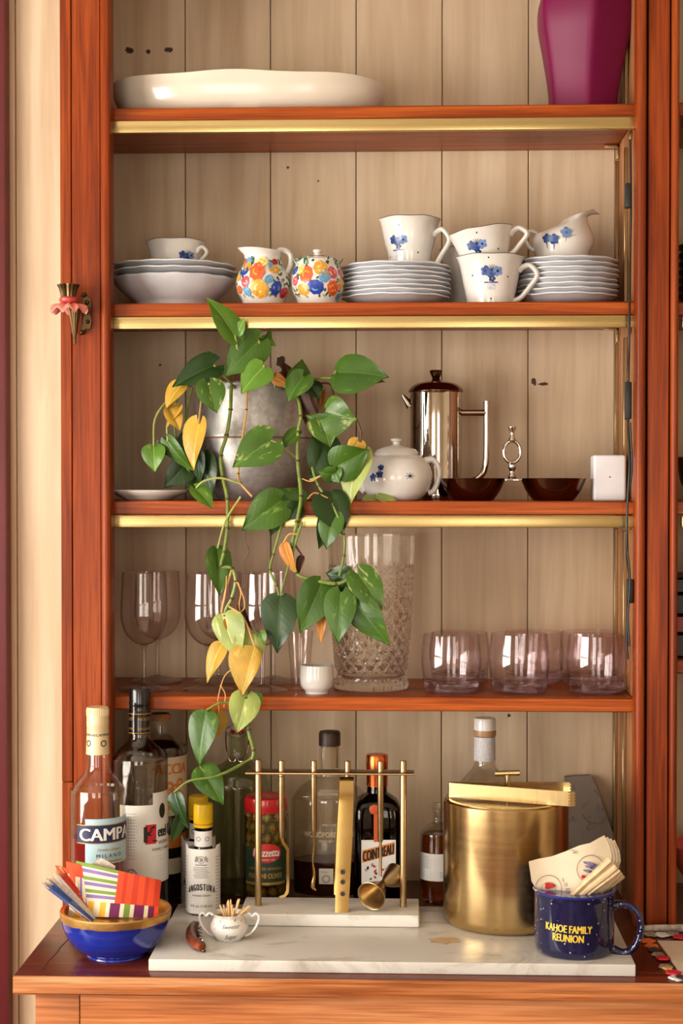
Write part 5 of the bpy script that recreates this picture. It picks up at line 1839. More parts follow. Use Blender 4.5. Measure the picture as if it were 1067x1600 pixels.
def bitters(px, Y, z0, label, yt, full=True):
    e = bottle_base('bitters_bottle', label, px, Y, z0)
    k = 1.0
    z = lambda y: (P(px, y, Y).z - z0)
    s = mpp(px, 1350, Y)
    D = 1255 - yt
    q = lambda y: z(y - D)
    op = smooth_prof([(23 * s, 0), (24.5 * s, 0.002), (25 * s, 0.01), (25 * s, q(1345)), (22 * s, q(1334)), (15.5 * s, q(1327)), (13.5 * s, q(1318)), (13.3 * s, q(1288))], 3)
    MB().lathe(shell(op, 0.0018, 0.004), 40).build('glass', thin_glass('dark_bitters_glass', (150, 110, 84), (50, 30, 20)), e)
    MB().lathe([(0, 0.005), (22.5 * s, 0.005), (22.8 * s, q(1344)), (12 * s, q(1325)), (11.2 * s, q(1300)), (0, q(1300))], 32).build('liquid', L_BROWN, e)
    cp = [(0, q(1292)), (14.5 * s, q(1292)), (15.2 * s, q(1291)), (15.2 * s, q(1286.5)), (14.6 * s, q(1286)), (15.2 * s, q(1285)), (15 * s, q(1260)), (14 * s, q(1256)), (11 * s, q(1255)), (0, q(1255))]
    cap = MB().lathe(cp, 40).build('cap', M_YCAP, e)
    MB().lathe([(14.7 * s, q(1288)), (15.35 * s, q(1287.6)), (15.35 * s, q(1286.2)), (14.7 * s, q(1286))], 40).build('cap_ring', plain('orange_cap_ring', (196, 110, 20), 0.4), cap)
    wn_ = Wrap([(13.4 * s, q(1330)), (13.4 * s, q(1290))], 0.0004)
    nl = patch(MB(), wn_, -1.7, 1.7, q(1321), q(1297), 0.0005, 18).build('neck_label', M_WHITE, e)
    mb = MB()
    wn_.put(mb, ring2(0, 0, 2.6 * s, 3.8 * s), -6 * s, q(1309), 0, 0.0008)
    wn_.put(mb, ring2(0, 0, 2.6 * s, 3.8 * s), 8 * s, q(1309), 0, 0.0008)
    mb.build('fine_print', M_GREYINK, nl, smooth=False)
    wr = Wrap([(25.2 * s, 0), (25.2 * s, q(1320))], 0.0004)
    pr = []
    n = 40
    gi, go = [], []
    for i in range(n + 1):
        a = -2.6 + 5.2 * i / n
        top = q(1322 if abs(a) < 1.0 else (1317 if abs(a) < 1.6 else 1326))
        rr = 26.6 * s * (1 + 0.012 * math.sin(7 * a))
        go.append([(rr * math.sin(a), -rr * math.cos(a), zz_) for zz_ in (0.0015, top * 0.5, top)])
    wrap = MB().sheet(go, 0.0003).build('paper_wrapper', M_WHITE, e)
    wr = Wrap([(27.2 * s, 0), (27.2 * s, q(1320))], 0.0006)
    mb = MB()
    for i, ch in enumerate('ANGOSTURA'):
        a = (i - 4) / 4.0
        fat(wr.put, mb, text_geo(ch, h=10 * s, w=(3.5 if ch != 'O' else 4.0) * s), a * 20.5 * s, q(1380 + 5 * a * a), 0.4 * s, 0)
    wr.put(mb, text_geo('aromatic bitters', w=30 * s), 0, q(1393), 0)
    wr.put(mb, text_geo('4 fl. oz. (118 mL)', w=36 * s), 0, q(1410), 0)
    for u in (-14, -5, 12):
        wr.put(mb, ring2(0, 0, 2.6 * s, 3.8 * s, 14), u * s, q(1427), 0)
    mb.build('lettering', M_INK, wrap, smooth=False)
    mb = MB()
    wr.put(mb, ring2(0, 0, 5 * s, 6 * s), 0, q(1338), 0)
    wr.put(mb, disc2(0, 0, 2.6 * s, 3.4 * s), 0, q(1338), 0)
    for sg_ in (-1, 1):
        wr.put(mb, disc2(0, 0, 2 * s, 5 * s, 9, sg_ * 0.3), sg_ * 8 * s, q(1337), 0)
    wr.put(mb, bar2(-9 * s, 9 * s, -0.8 * s, 0.8 * s, 3), 0, q(1346), 0)
    lines(wr, mb, -13 * s, 13 * s, q(1350), 7, 2.6 * s, 0.8 * s, 0, 9)
    lines(wr, mb, 23 * s, 33 * s, q(1335), 18, 5 * s, 1.0 * s, 0, 10)
    lines(wr, mb, -33 * s, -25 * s, q(1335), 18, 5 * s, 1.0 * s, 0, 11)
    mb.build('fine_print', M_GREYINK, wrap, smooth=False)['kind'] = 'stuff'
    return e


bitters(317.5, -0.010, Z_S, 'front bitters bottle with yellow cap and white paper wrapper', 1255)
bitters(310, 0.075, Z_C, 'second bitters bottle, yellow cap peeking out behind the front one', 1243)

# --- swing-top green bottle
px, Y = 372, 0.178
e = bottle_base('swing_top_bottle', 'large pale green swing-top bottle behind the olive jar', px, Y, Z_C)
z = zf(px, Y, Z_C)
s = mpp(px, 1250, Y)
op = smooth_prof([(44 * s, 0), (48.5 * s, 0.004), (49 * s, 0.014), (49 * s, z(1240)), (47 * s, z(1218)), (40 * s, z(1203)), (24 * s, z(1192)), (16.5 * s, z(1184)), (15 * s, z(1172)), (15 * s, z(1152)), (17 * s, z(1150)), (17 * s, z(1146)), (14 * s, z(1144))], 4)
MB().lathe(shell(op, 0.003, 0.008), 56).build('glass', G_GREEN, e)
MB().lathe([(0, z(1145)), (12 * s, z(1145)), (12 * s, z(1140)), (0, z(1140))], 24).build('gasket', M_REDLID, e)
MB().lathe([(0, z(1140)), (10 * s, z(1140)), (10.5 * s, z(1133)), (7 * s, z(1129)), (0, z(1128))], 24).build('stopper', M_CHINA, e)
mb = MB()
for sg_ in (-1, 1):
    mb.tube([(11 * s * sg_, -0.002, z(1134)), (18 * s * sg_, -0.003, z(1142)), (17 * s * sg_, -0.012, z(1165)), (12 * s * sg_, -0.016, z(1184)), (4 * s * sg_, -0.018, z(1187)), (0, -0.0175, z(1180))], 0.0011, 8, 5)
mb.build('wire_bail', M_STEEL, e)

# --- olive jar
px, Y = 415.5, 0.075
e = bottle_base('olive_jar', 'jar of green olives with a bright red lid behind the bar tool rack', px, Y, Z_C, cat='jar')
z = zf(px, Y, Z_C)
s = mpp(px, 1330, Y)
op = smooth_prof([(32 * s, 0), (35 * s, 0.003), (35.5 * s, 0.012), (35.5 * s, z(1285)), (34 * s, z(1274)), (31 * s, z(1268)), (30.5 * s, z(1262)), (30.5 * s, z(1247))], 3)
MB().lathe(shell(op, 0.0018, 0.004), 56).build('glass', G_CLEAR, e)
lid = MB().lathe([(30.8 * s, z(1266)), (33.5 * s, z(1266)), (34 * s, z(1264)), (34 * s, z(1248)), (33 * s, z(1244.5)), (30 * s, z(1243)), (27 * s, z(1244)), (0, z(1244)), (0, z(1246)), (30.8 * s, z(1247))], 56).build('lid', M_REDLID, e)
MB().lathe([(0, 0.0045), (33 * s, 0.0045), (33.2 * s, z(1286)), (29 * s, z(1270)), (28 * s, z(1262)), (0, z(1262))], 40).build('brine', thin_glass('clear_olive_brine', (232, 220, 150), (150, 130, 60), gloss=1.12), e)
M_OLIVE = plain('green_olive_skin', (132, 124, 46), 0.35, 0.2, 40)
M_PIM = plain('red_pimento', (190, 60, 36), 0.4)
random.seed(17)
jl = e.location
ro = 8.2 * s
lvl = 0
base_ol = None
zc_ = 0.0046 + ro
while zc_ < z(1272):
    for k in range(9):
        a = 2 * PI * k / 9 + lvl * 0.35
        if math.sin(a) > 0.45:
            continue
        rr = 33.0 * s - ro * 1.08
        loc = (jl.x + rr * math.cos(a), jl.y + rr * math.sin(a), Z_C + zc_)
        if base_ol is None:
            base_ol = MB().ball((0, 0, 0), ro * 0.93, ro * 0.93, ro * 1.0, 12, 8).build('olive', M_OLIVE, None, loc)
            tag(base_ol, 'green stuffed olive inside the red-lidded jar', 'olive', 'olives in the jar')
            pim = MB().ball((0, -ro * 0.90, 0), ro * 0.32, ro * 0.1, ro * 0.32, 8, 5).build('pimento', M_PIM, base_ol)
            o = base_ol
        else:
            o = base_ol.copy()
            COL.objects.link(o)
            o.location = loc
            c_ = pim.copy()
            COL.objects.link(c_)
            c_.parent = o
        o.rotation_euler = (random.uniform(-.6, .6), 0, a + PI / 2 + random.uniform(-1.2, 1.2))
    lvl += 1
    zc_ += ro * 2.02
wr = Wrap([(35.5 * s, 0), (35.5 * s, z(1285))], 0.0005)
lab = patch(MB(), wr, -0.95, 1.05, z(1376), z(1318), 0.0005, 22).build('label', plain('dark_green_label', (30, 58, 40), 0.5), e)
M_TOMR = plain('tomato_red_print', (196, 40, 36), 0.5)
mb = MB()
wr.put(mb, disc2(0, 0, 23 * s, 15 * s, 20), 0.12 * 35 * s, z(1326), 0, 0.0009)
mb.build('red_badge', M_TOMR, lab, smooth=False)
mb = MB()
fat(wr.put, mb, text_geo('Mezzetta', w=40 * s, h=12 * s, shear=0.2), 0.10 * 35 * s, z(1325), 0.4 * s, 0, 0.0014)
wr.put(mb, text_geo('FAMILY CO.', w=20 * s), 0.2 * 35 * s, z(1336), 0, 0.0014)
mb.build('lettering', M_WHITE, lab, smooth=False)
mb = MB()
wr.put(mb, text_geo('IMPORTED SPANISH', w=52 * s), 0.05 * 35 * s, z(1350), 0, 0.0009)
fat(wr.put, mb, text_geo('MARTINI OLIVES', w=54 * s, h=8 * s), 0.05 * 35 * s, z(1361), 0.3 * s, 0, 0.0009)
wr.put(mb, bar2(-33 * s, 36 * s, -2 * s, 2 * s, 10), 0, z(1373), 0, 0.0009)
mb.build('lettering', M_GOLDP, lab, smooth=False)

# --- flat whiskey flask
px, Y = 515, 0.135
e = bottle_base('whiskey_bottle', 'broad clear whiskey flask half full, with dark brown stopper', px, Y, Z_C)
z = zf(px, Y, Z_C)
s = mpp(px, 1300, Y)
op = smooth_prof([(52 * s, 0), (59 * s, 0.004), (60 * s, 0.014), (60 * s, z(1262)), (57 * s, z(1245)), (49 * s, z(1232)), (34 * s, z(1221)), (19 * s, z(1214)), (17 * s, z(1206)), (16.5 * s, z(1168))], 4)
MB().lathe(shell(op, 0.003, 0.008), 56, None, 0, 0, 0.55).build('glass', G_CLEAR, e)
MB().lathe([(0, 0.009), (55 * s, 0.009), (56.5 * s, z(1342)), (0, z(1342))], 48, None, 0, 0, 0.54).build('liquid', L_WHISKEY, e)
MB().lathe([(0, z(1165)), (17 * s, z(1165)), (17 * s, z(1146)), (15.5 * s, z(1143)), (0, z(1143))], 36).build('stopper', M_DKCAP, e)
MB().lathe([(0, z(1200)), (13.4 * s, z(1200)), (13.4 * s, z(1166)), (0, z(1166))], 24, None, 0, 0, 0.54).build('stopper_shank', plain('pale_stopper_shank', (160, 140, 112), 0.4), e)
wr = Wrap([(60 * s, 0), (60 * s, z(1262)), (57 * s, z(1245))], 0.0005, 0.55)
mb = MB()
wr.put(mb, text_geo('WOODFORD RESERVE', w=92 * s, h=8 * s), 5 * s, z(1298), 0, 0.0006)
wr.put(mb, text_geo('DISTILLER\'S SELECT', w=40 * s), 5 * s, z(1308), 0, 0.0006)
wr.put(mb, text_geo('FINELY CRAFTED', w=30 * s), 5 * s, z(1283), 0, 0.0006)
mb.build('lettering', plain('pale_bottle_print', (214, 196, 160), 0.5), e, smooth=False)
lab = patch(MB(), wr, -0.25, 0.12, z(1374), z(1350), 0.0006, 10).build('label', plain('beige_label', (206, 194, 176), 0.55), e)
mb = MB()
wr.put(mb, text_geo('750ML', w=12 * s), -6 * s, z(1356), 0, 0.0009)
wr.put(mb, ring2(0, 0, 4 * s, 6.5 * s), -4 * s, z(1366), 0, 0.0009)
mb.build('lettering', M_GREYINK, lab, smooth=False)

# --- square brown orange-liqueur bottle
px, Y = 589, 0.105
e = bottle_base('orange_liqueur_bottle', 'square brown liqueur bottle with copper-orange neck and illustrated label', px, Y, Z_C, math.radians(4))
z = zf(px, Y, Z_C)
s = mpp(px, 1300, Y)


def sq(r, z_, pw):
    return [(r * math.cos(a) * (abs(math.cos(a)) ** pw + abs(math.sin(a)) ** pw) ** (-1 / pw), r * math.sin(a) * (abs(math.cos(a)) ** pw + abs(math.sin(a)) ** pw) ** (-1 / pw), z_) for a in [2 * PI * j / 56 + 0.001 for j in range(56)]]


prof = [(34, 0, 7), (36.5, 0.004, 7), (36.5, z(1275), 7), (36, z(1262), 6.5), (33, z(1251), 5), (25, z(1244), 3), (16, z(1238), 2), (15, z(1225), 2), (15.5, z(1205), 2), (15.5, z(1190), 2)]
rings = [sq(r * s, z_, pw) for r, z_, pw in prof] + [sq((r - 2.6) * s, z_ + 0.0008, pw) for r, z_, pw in reversed(prof[1:])]
MB().loft(rings).build('glass', G_BROWN, e)
MB().loft([sq(r * s, z_, pw) for r, z_, pw in ((33, 0.006, 7), (33.2, z(1275), 7), (30, z(1254), 5), (13, z(1238), 2.2), (12, z(1232), 2))]).build('liquid', L_BROWN, e)
MB().lathe([(0, z(1228)), (16.6 * s, z(1228)), (16.8 * s, z(1204)), (17.2 * s, z(1200)), (17.3 * s, z(1182)), (16 * s, z(1179)), (0, z(1178))], 40).build('cap', M_COPPER, e)
f = -36.7 * s
mb = MB()
mb.box(-7 * s, 0, f - 0.0006, f, z(1308), z(1262))
mb.ball((-6 * s, f - 0.0005, z(1258)), 8 * s, 0.0012, 8 * s, 16, 6)
mb.build('ribbon_seal', plain('orange_ribbon', (206, 88, 34), 0.45), e)
lab = MB().box(-26 * s, 27 * s, f - 0.0005, f - 0.0001, z(1372), z(1305)).build('label', M_WHITE, e, smooth=False)
MB().add([(-25 * s, f - 0.0008, z(1340)), (25 * s, f - 0.0008, z(1327)), (25 * s, f - 0.0008, z(1308)), (-25 * s, f - 0.0008, z(1321))], [(0, 1, 2, 3)]).build('orange_band', M_ORP, lab, smooth=False)
vs, fs = text_geo('COINTREAU', w=47 * s, h=16 * s)
mb = MB()
for dq in (-0.7 * s, 0, 0.7 * s):
    mb.add([(x + dq, f - 0.0012 - abs(dq) * 0.05, z(1324.5) + y + x * 0.25) for x, y in vs], fs)
mb.build('lettering', M_INK, lab, smooth=False)
mb = MB()
random.seed(6)
for k in range(14):
    vs, fs = disc2(0, 0, random.uniform(1.5, 3.4) * s, random.uniform(1, 2) * s, 8, random.uniform(0, 3))
    a_, b_ = random.uniform(-20, 20) * s, z(random.uniform(1343, 1368))
    mb.slot(k % 3)
    mb.add([(a_ + x, f - 0.0008 - k * 1e-5, b_ + y) for x, y in vs], fs)
mb.build('illustration', [M_GREYINK, M_TOMR, M_INK], lab, smooth=False)

# --- amber apothecary bottle
px, Y = 684, 0.125
e = bottle_base('apothecary_bottle', 'small amber bottle with white label and clear stopper left of ice bucket', px, Y, Z_C)
z = zf(px, Y, Z_C)
s = mpp(px, 1330, Y)
op = smooth_prof([(25 * s, 0), (27.5 * s, 0.003), (28 * s, 0.01), (28 * s, z(1312)), (26 * s, z(1299)), (18 * s, z(1291)), (9 * s, z(1286)), (7.5 * s, z(1279)), (7.5 * s, z(1270)), (10 * s, z(1268)), (10 * s, z(1265))], 4)
MB().lathe(shell(op, 0.002, 0.005), 48).build('glass', G_CLEAR, e)
MB().lathe([(0, 0.006), (25.4 * s, 0.006), (25.6 * s, z(1312)), (23 * s, z(1302)), (0, z(1302))], 40).build('liquid', L_AMBER, e)
MB().lathe([(0, z(1278)), (5 * s, z(1278)), (5.4 * s, z(1265)), (9 * s, z(1264)), (10 * s, z(1258)), (7 * s, z(1255)), (0, z(1254))], 24).build('stopper', G_CLEAR, e)
wr = Wrap([(28 * s, 0), (28 * s, z(1312))], 0.0004)
lab = patch(MB(), wr, -1.35, 1.2, z(1371), z(1329), 0.0004, 20).build('label', M_WHITE, e)
mb = MB()
lines(wr, mb, -26 * s, -14 * s, z(1334), 6, 3.4 * s, 0.9 * s, 0, 2)
lines(wr, mb, 2 * s, 12 * s, z(1358), 3, 3.4 * s, 0.9 * s, 0, 3)
mb.build('fine_print', M_GREYINK, lab, smooth=False)['kind'] = 'stuff'

# --- clear bottle with white stopper behind the ice bucket
px, Y = 757, 0.155
e = bottle_base('decanter_bottle', 'clear bottle with white stopper and paper neck band behind ice bucket', px, Y, Z_C)
z = zf(px, Y, Z_C)
s = mpp(px, 1250, Y)
op = smooth_prof([(40 * s, 0), (43 * s, 0.004), (43 * s, z(1245)), (40 * s, z(1226)), (29 * s, z(1212)), (19 * s, z(1200)), (16 * s, z(1186)), (15 * s, z(1150))], 4)
MB().lathe(shell(op, 0.002, 0.006), 48).build('glass', G_CLEAR, e)
MB().lathe([(0, z(1141)), (17 * s, z(1141)), (17.2 * s, z(1125)), (16 * s, z(1122)), (0, z(1121.5))], 36).build('stopper', M_CHINA, e)
MB().lathe([(0, z(1150)), (17.6 * s, z(1150)), (18 * s, z(1146)), (17.6 * s, z(1141.3)), (0, z(1141.3))], 36).build('stopper_collar', plain('amber_collar', (176, 132, 92), 0.35), e)
wr = Wrap([(16.4 * s, z(1188)), (15.6 * s, z(1150))], 0.0006)
patch(MB(), wr, -PI, PI, z(1188), z(1151), 0.0006, 32).build('neck_band', plain('patterned_grey_paper', (206, 204, 206), 0.6, 0.2, 400), e)

# leaning grey stone board at the right
pts = [(884, 1216), (924, 1214), (932, 1228), (972, 1345), (972, 1386), (884, 1386)]
sb = MB()
Pg = [P(x, y, 0.215) for x, y in pts]
zb_ = Z_C + 0.0003
poly = [(p.x, max(p.z, zb_)) for p in Pg]
bx_ = poly[-1][0]
n = len(poly)
lean = lambda zq: 0.205 + 0.036 * (zq - Z_C) / 0.18
vs = [(x, lean(q_), q_) for x, q_ in poly] + [(x, lean(q_) - 0.010, q_) for x, q_ in poly]
fs = [tuple(range(n)), tuple(range(2 * n - 1, n - 1, -1))] + [(i, i + n, (i + 1) % n + n, (i + 1) % n) for i in range(n)]
tag(sb.add(vs, fs).build('stone_board', M_STONE, None, None, smooth=False), 'grey stone board leaning on the wall right of the ice bucket', 'board')

# ================================================================ bar tools, bucket, mug, bowl
# brass rack on a white marble base
Y = -0.040
pl_, pr_ = P(374, 1444, -0.085), P(655, 1444, -0.085)
cxr_ = (pl_.x + pr_.x) / 2
rk = empty('bar_tool_rack', 'brass bar tool rack with six pegs on a white marble base', 'rack', (cxr_, Y, Z_S))
hwid = (pr_.x - pl_.x) / 2
TB = 0.0168
MB().box(-hwid, hwid, -0.045, 0.047, 0.0003, TB, 0.0025, 3).build('base', M_MARBLE2, rk)
s = mpp(520, 1300, Y)
zr = lambda y: P(520, y, Y).z - Z_S
xr = lambda px: P(px, 1300, Y).x - cxr_
zbar = zr(1206.5)
for px in (403.5, 630):
    MB().lathe([(0, TB), (5.2 * s, TB), (5.2 * s, zr(1190)), (4.6 * s, zr(1188)), (0, zr(1188))], 20, None, xr(px), 0).build('post', M_BRASS, rk)
MB().box(xr(385), xr(647), -0.016, 0.016, zbar - 0.0013, zbar + 0.0013, 0.0006).build('top_bar', M_BRASS, rk)
for px in (440, 490.5, 543, 594.5):
    MB().lathe([(0, zr(1213)), (4.8 * s, zr(1213)), (4.8 * s, zr(1191)), (4.2 * s, zr(1189)), (0, zr(1189))], 20, None, xr(px), 0).build('peg', M_BRASS, rk)


def tool(name, label, px, yy, tilt=0):
    return empty(name, label, 'bar tool', (P(px, yy, Y).x, Y, P(px, yy, Y).z), 0, 'brass bar tools hanging on the rack')


zt_ = lambda y, y0: (y0 - y) * s
# knife
t = tool('bar_knife', 'brass bar knife hanging at the left of the rack', 440, 1213)
q = lambda y: zt_(y, 1213.5)
MB().lathe([(0, q(1310)), (3.4 * s, q(1310)), (4.6 * s, q(1300)), (4.8 * s, q(1216)), (4.8 * s, q(1214)), (0, q(1214))], 18).build('handle', M_BRASS, t)
bl = [(-3, 1308), (3, 1308), (4, 1316), (11, 1326), (12, 1380), (11, 1396), (6, 1403), (-3, 1405), (-4, 1402), (6, 1398), (8, 1388), (8, 1330), (0, 1318)]
MB().prism([(x * s, q(y)) for x, y in bl], -0.0009, 0.0009).prism([(x * s, q(y)) for x, y in [(7.5, 1330), (11.5, 1326), (11.5, 1380), (10, 1397), (5, 1402), (2, 1403), (7, 1392), (7.5, 1380)]], -0.0005, 0.0005).build('blade', M_BRASSP, t)
# spoon
t = tool('bar_spoon', 'thin twisted brass bar spoon, second from the left on the rack', 490.5, 1213)
MB().lathe([(0, q(1308)), (2 * s, q(1308)), (4.4 * s, q(1298)), (4.7 * s, q(1216)), (4.7 * s, q(1214)), (0, q(1214))], 18).build('handle', M_BRASS, t)
MB().tube([(0, 0, q(1306)), (0.6 * s, 0, q(1325)), (-1.6 * s, 0, q(1350)), (0.5 * s, 0, q(1368)), (-2 * s, 0, q(1385)), (1.5 * s, 0, q(1391)), (3.5 * s, 0, q(1392.5))], [1.6 * s, 1.6 * s, 1.4 * s, 2.4 * s, 3.4 * s, 1.6 * s, 0.8 * s], 10, 5, 0.6).build('blade', M_BRASSP, t)
# tongs
t = tool('ice_tongs', 'broad polished brass tongs with three holes hanging from the rack', 541, 1213)
g_ = lambda pts: [(x * s, y, q(z_)) for x, y, z_ in pts]


def strip(mb, path, w_, th_=0.0011):
    """flat strip along a path of (x,y,z), its width along X given per point"""
    grid = []
    for (x, y, z_), ww in zip(path, w_):
        grid.append([(x - ww / 2, y, z_), (x, y - 0.0002, z_), (x + ww / 2, y, z_)])
    mb.sheet(grid, th_)


fr = [(1, 0.0, 1215.5), (1, -0.008, 1217), (1, -0.0125, 1223), (0, -0.016, 1260), (-2, -0.021, 1310), (-4, -0.026, 1360), (-5, -0.030, 1400), (-6, -0.033, 1421)]
wf = [22, 22, 22, 23, 24, 23, 21, 20]
mb = MB()
strip(mb, g_(fr), [w_ * s for w_ in wf])
mb.build('front_arm', M_BRASSP, t)
fr2 = [(1, 0.0, 1215.5), (0.5, 0.007, 1217), (-1, 0.010, 1223), (-3, 0.012, 1260), (-6, 0.013, 1310), (-8, 0.013, 1360), (-10, 0.012, 1390), (-11, 0.010, 1402)]
mb = MB()
strip(mb, g_(fr2), [w_ * s for w_ in [22, 22, 22, 22, 22, 21, 19, 17]])
mb.build('back_arm', M_BRASSP, t)
M_HOLE = plain('dark_hole', (40, 28, 18), 0.7)
for y_ in (1356, 1371, 1389):
    yy = -0.0278 - (y_ - 1360) * 0.0001
    mb = MB()
    vs, fs = ring2(-4 * s, 0, 3.4 * s, 4.6 * s, 20)
    mb.add([(x, yy - 0.0008, q(y_) + z_) for x, z_ in vs], fs)
    hr_ = mb.build('hole_rim', M_BRASS, t, smooth=False)
    vs, fs = disc2(-4 * s, 0, 3.5 * s, n=18)
    MB().add([(x, yy - 0.0006, q(y_) + z_) for x, z_ in vs], fs).build('hole', M_HOLE, t, smooth=False)
# jigger on its rod
t = tool('jigger', 'brass double jigger hanging at the right of the rack', 594.5, 1213)
MB().lathe([(0, q(1316)), (3.2 * s, q(1316)), (4.7 * s, q(1312)), (4.8 * s, q(1216)), (4.8 * s, q(1214)), (0, q(1214))], 18).tube([(0, 0, q(1314)), (0, 0, q(1345)), (0, -0.001, q(1370))], 2.3 * s, 10, 3).build('handle', M_BRASS, t)
cup_prof = [(5.2, 0), (7, 6), (12, 16), (18, 32), (22, 46), (23.6, 49)]
def cup(scale):
    op_ = [(r * s * scale, h * s * scale * 0.8) for r, h in cup_prof]
    return shell(op_, 0.0011, 0.003)
jc = Vector((3 * s, -0.004, q(1381)))
c1 = MB().lathe(cup(1.0), 44).build('large_cup', M_BRASS, t)
d1 = Vector((-0.42, -0.86, -0.28)).normalized()
c1.rotation_euler = d1.to_track_quat('Z', 'Y').to_euler()
c1.location = jc
c2 = MB().lathe(cup(0.86), 44).build('small_cup', M_BRASS, t)
d2 = Vector((0.62, 0.75, 0.22)).normalized()
c2.rotation_euler = d2.to_track_quat('Z', 'Y').to_euler()
c2.location = jc + d2 * 0.001
MB().ball(jc[:], 6 * s, 6 * s, 6 * s).build('joint', M_BRASSP, t)

# ice bucket
px, Y = 790, -0.045
s = mpp(px, 1350, Y)
z = zf(px, Y, Z_S)
e = empty('ice_bucket', 'brushed gold ice bucket with lid standing on the marble slab', 'ice bucket', (P(px, 1350, Y).x, Y, Z_S))
R = 97.5 * s
zt = z(1247)
MB().lathe([(0, 0.0003), (R - 0.012, 0.0003), (R - 0.005, 0.003), (R - 0.0015, 0.008), (R, 0.014), (R, zt - 0.0015), (R - 0.0015, zt), (R - 0.003, zt - 0.001), (R - 0.003, 0.02), (0, 0.02)], 80).build('body', M_GOLD, e)
lid = MB().lathe([(0, zt - 0.004), (R - 0.0034, zt - 0.004), (R - 0.0034, zt + 0.0008), (R - 0.008, zt + 0.0012), (R - 0.011, zt - 0.001), (0, zt - 0.0012)], 72).build('lid', M_GOLD, e)
xk = P(793, 1208, Y).x - e.location.x
zk = zt + 0.034
MB().tube([(xk, 0, zt - 0.001), (xk, 0, zk)], 0.0032, 12, 1).tube([(xk - 19 * s, 0.002, zk - 0.001), (xk, 0, zk), (xk + 19 * s, -0.002, zk + 0.001)], 0.0038, 14, 2).build('lid_handle', M_BRONZE if False else M_GOLD, lid)
# serving tongs lying on the lid
tz = zt + Z_S + 0.0016
tg = empty('serving_tongs', 'pale gold serrated ice tongs lying across the ice bucket lid', 'tongs', (e.location.x, Y, tz))


def arm(p0, p1, h, teeth, th_=0.0014):
    """flat bar standing on edge from p0 to p1 (x,y), height h, toothed at the far end"""
    d = Vector((p1[0] - p0[0], p1[1] - p0[1], 0))
    L_ = d.length
    d.normalize()
    nn = Vector((-d.y, d.x, 0)) * th_ / 2
    prof_ = [(0, 0.0), (L_, 0.0)]
    for k in range(teeth):
        prof_ += [(L_ + 0.0022, h * (k + 0.25) / teeth), (L_ - 0.0004, h * (k + 0.75) / teeth)]
    prof_ += [(L_, h), (0, h)]
    vs = [Vector((p0[0], p0[1], 0)) + d * u + Vector((0, 0, v)) + nn * sg_ for sg_ in (-1, 1) for u, v in prof_]
    n_ = len(prof_)
    fs = [tuple(range(n_)), tuple(range(2 * n_ - 1, n_ - 1, -1))] + [(i, i + n_, (i + 1) % n_ + n_, (i + 1) % n_) for i in range(n_)]
    return [v[:] for v in vs], fs


M_PALEGOLD = metal('pale_gold_tongs', (206, 182, 130), 0.24, (300, 300, 4), 0.06)
h = 0.0195
x0, x1 = P(703, 1230, Y).x - e.location.x, P(891, 1230, Y).x - e.location.x
MB().add(*arm((x0, -0.004), (x1 - 0.008, -0.062), h, 5)).add(*arm((x1 - 0.009, -0.0622), (x1 - 0.001, -0.060), h, 5)).build('front_arm', M_PALEGOLD, tg, smooth=False)
MB().add(*arm((x0, 0.004), (x1 - 0.008, 0.010), h, 5)).add(*arm((x1 - 0.009, 0.0102), (x1, 0.006), h, 5)).build('back_arm', M_PALEGOLD, tg, smooth=False)
MB().loft([[(x0 + 0.0005 - 0.0045 * math.cos(a) * 0.5 + (0.0014 if k in (2, 3) else 0) - 0.0007, 0.0045 * math.sin(a), zq) for a in [PI / 2 * -1 + PI * j / 8 for j in range(9)]] + [(x0 + 0.002, 0.004, zq), (x0 + 0.002, -0.004, zq)] for k, zq in ((0, 0), (1, h))]).build('spring_bend', M_PALEGOLD, tg)

# speckled mug
px, Y = 897, -0.183
s = mpp(px, 1440, Y)
z = zf(px, Y, Z_S)
e = empty('mug', 'dark blue speckled camp mug with yellow lettering, full of napkins', 'mug', (P(px, 1440, Y).x, Y, Z_S))


def speckle():
    m = NT('navy_speckled_enamel')
    vo = m.n('ShaderNodeTexVoronoi', Scale=210.0)
    m.l(m.coords(), vo.inputs['Vector'])
    n2 = m.n('ShaderNodeTexNoise', Scale=60.0)
    m.l(m.coords(), n2.inputs['Vector'])
    gate = m.ramp(vo.outputs['Color'], [(0.60, (0, 0, 0)), (0.61, (1, 1, 1))])
    dot = m.ramp(vo.outputs['Distance'], [(0.16, (1, 1, 1)), (0.22, (0, 0, 0))])
    f_ = m.mix(1.0, gate, dot, 'MULTIPLY')
    base_ = m.ramp(n2.outputs['Fac'], [(0.3, srgb(16, 18, 52)), (0.7, srgb(22, 26, 66))])
    m.l(m.mix(f_, base_, srgb(196, 204, 226)), m.b.inputs['Base Color'])
    m.set(rough=0.1, coat=0.5, spec=0.5)
    return m.m


M_MUG = speckle()
M_MUGRIM = plain('cobalt_rim_enamel', (30, 48, 118), 0.12, coat=0.5)
op = [(54 * s, 0), (57.5 * s, 0.0015), (60.5 * s, 0.006), (62 * s, 0.012), (62 * s, z(1400)), (62.5 * s, z(1393)), (64 * s, z(1388.5))]
body = MB().lathe(shell(op, 0.0035, 0.005), 72).build('body', M_MUG, e)
MB().lathe([(62.4 * s, z(1392)), (64.4 * s, z(1389)), (64.6 * s, z(1387.6)), (63.5 * s, z(1386.4)), (59.5 * s, z(1387)), (60 * s, z(1391))], 72).build('rim', M_MUGRIM, e)['label'] = 'cobalt blue rim'
hp = [(60 * s, 0, z(1479)), (76 * s, 0, z(1483)), (92 * s, 0, z(1474)), (102 * s, 0, z(1452)), (102 * s, 0, z(1430)), (93 * s, 0, z(1414)), (78 * s, 0, z(1408)), (60 * s, 0, z(1411))]
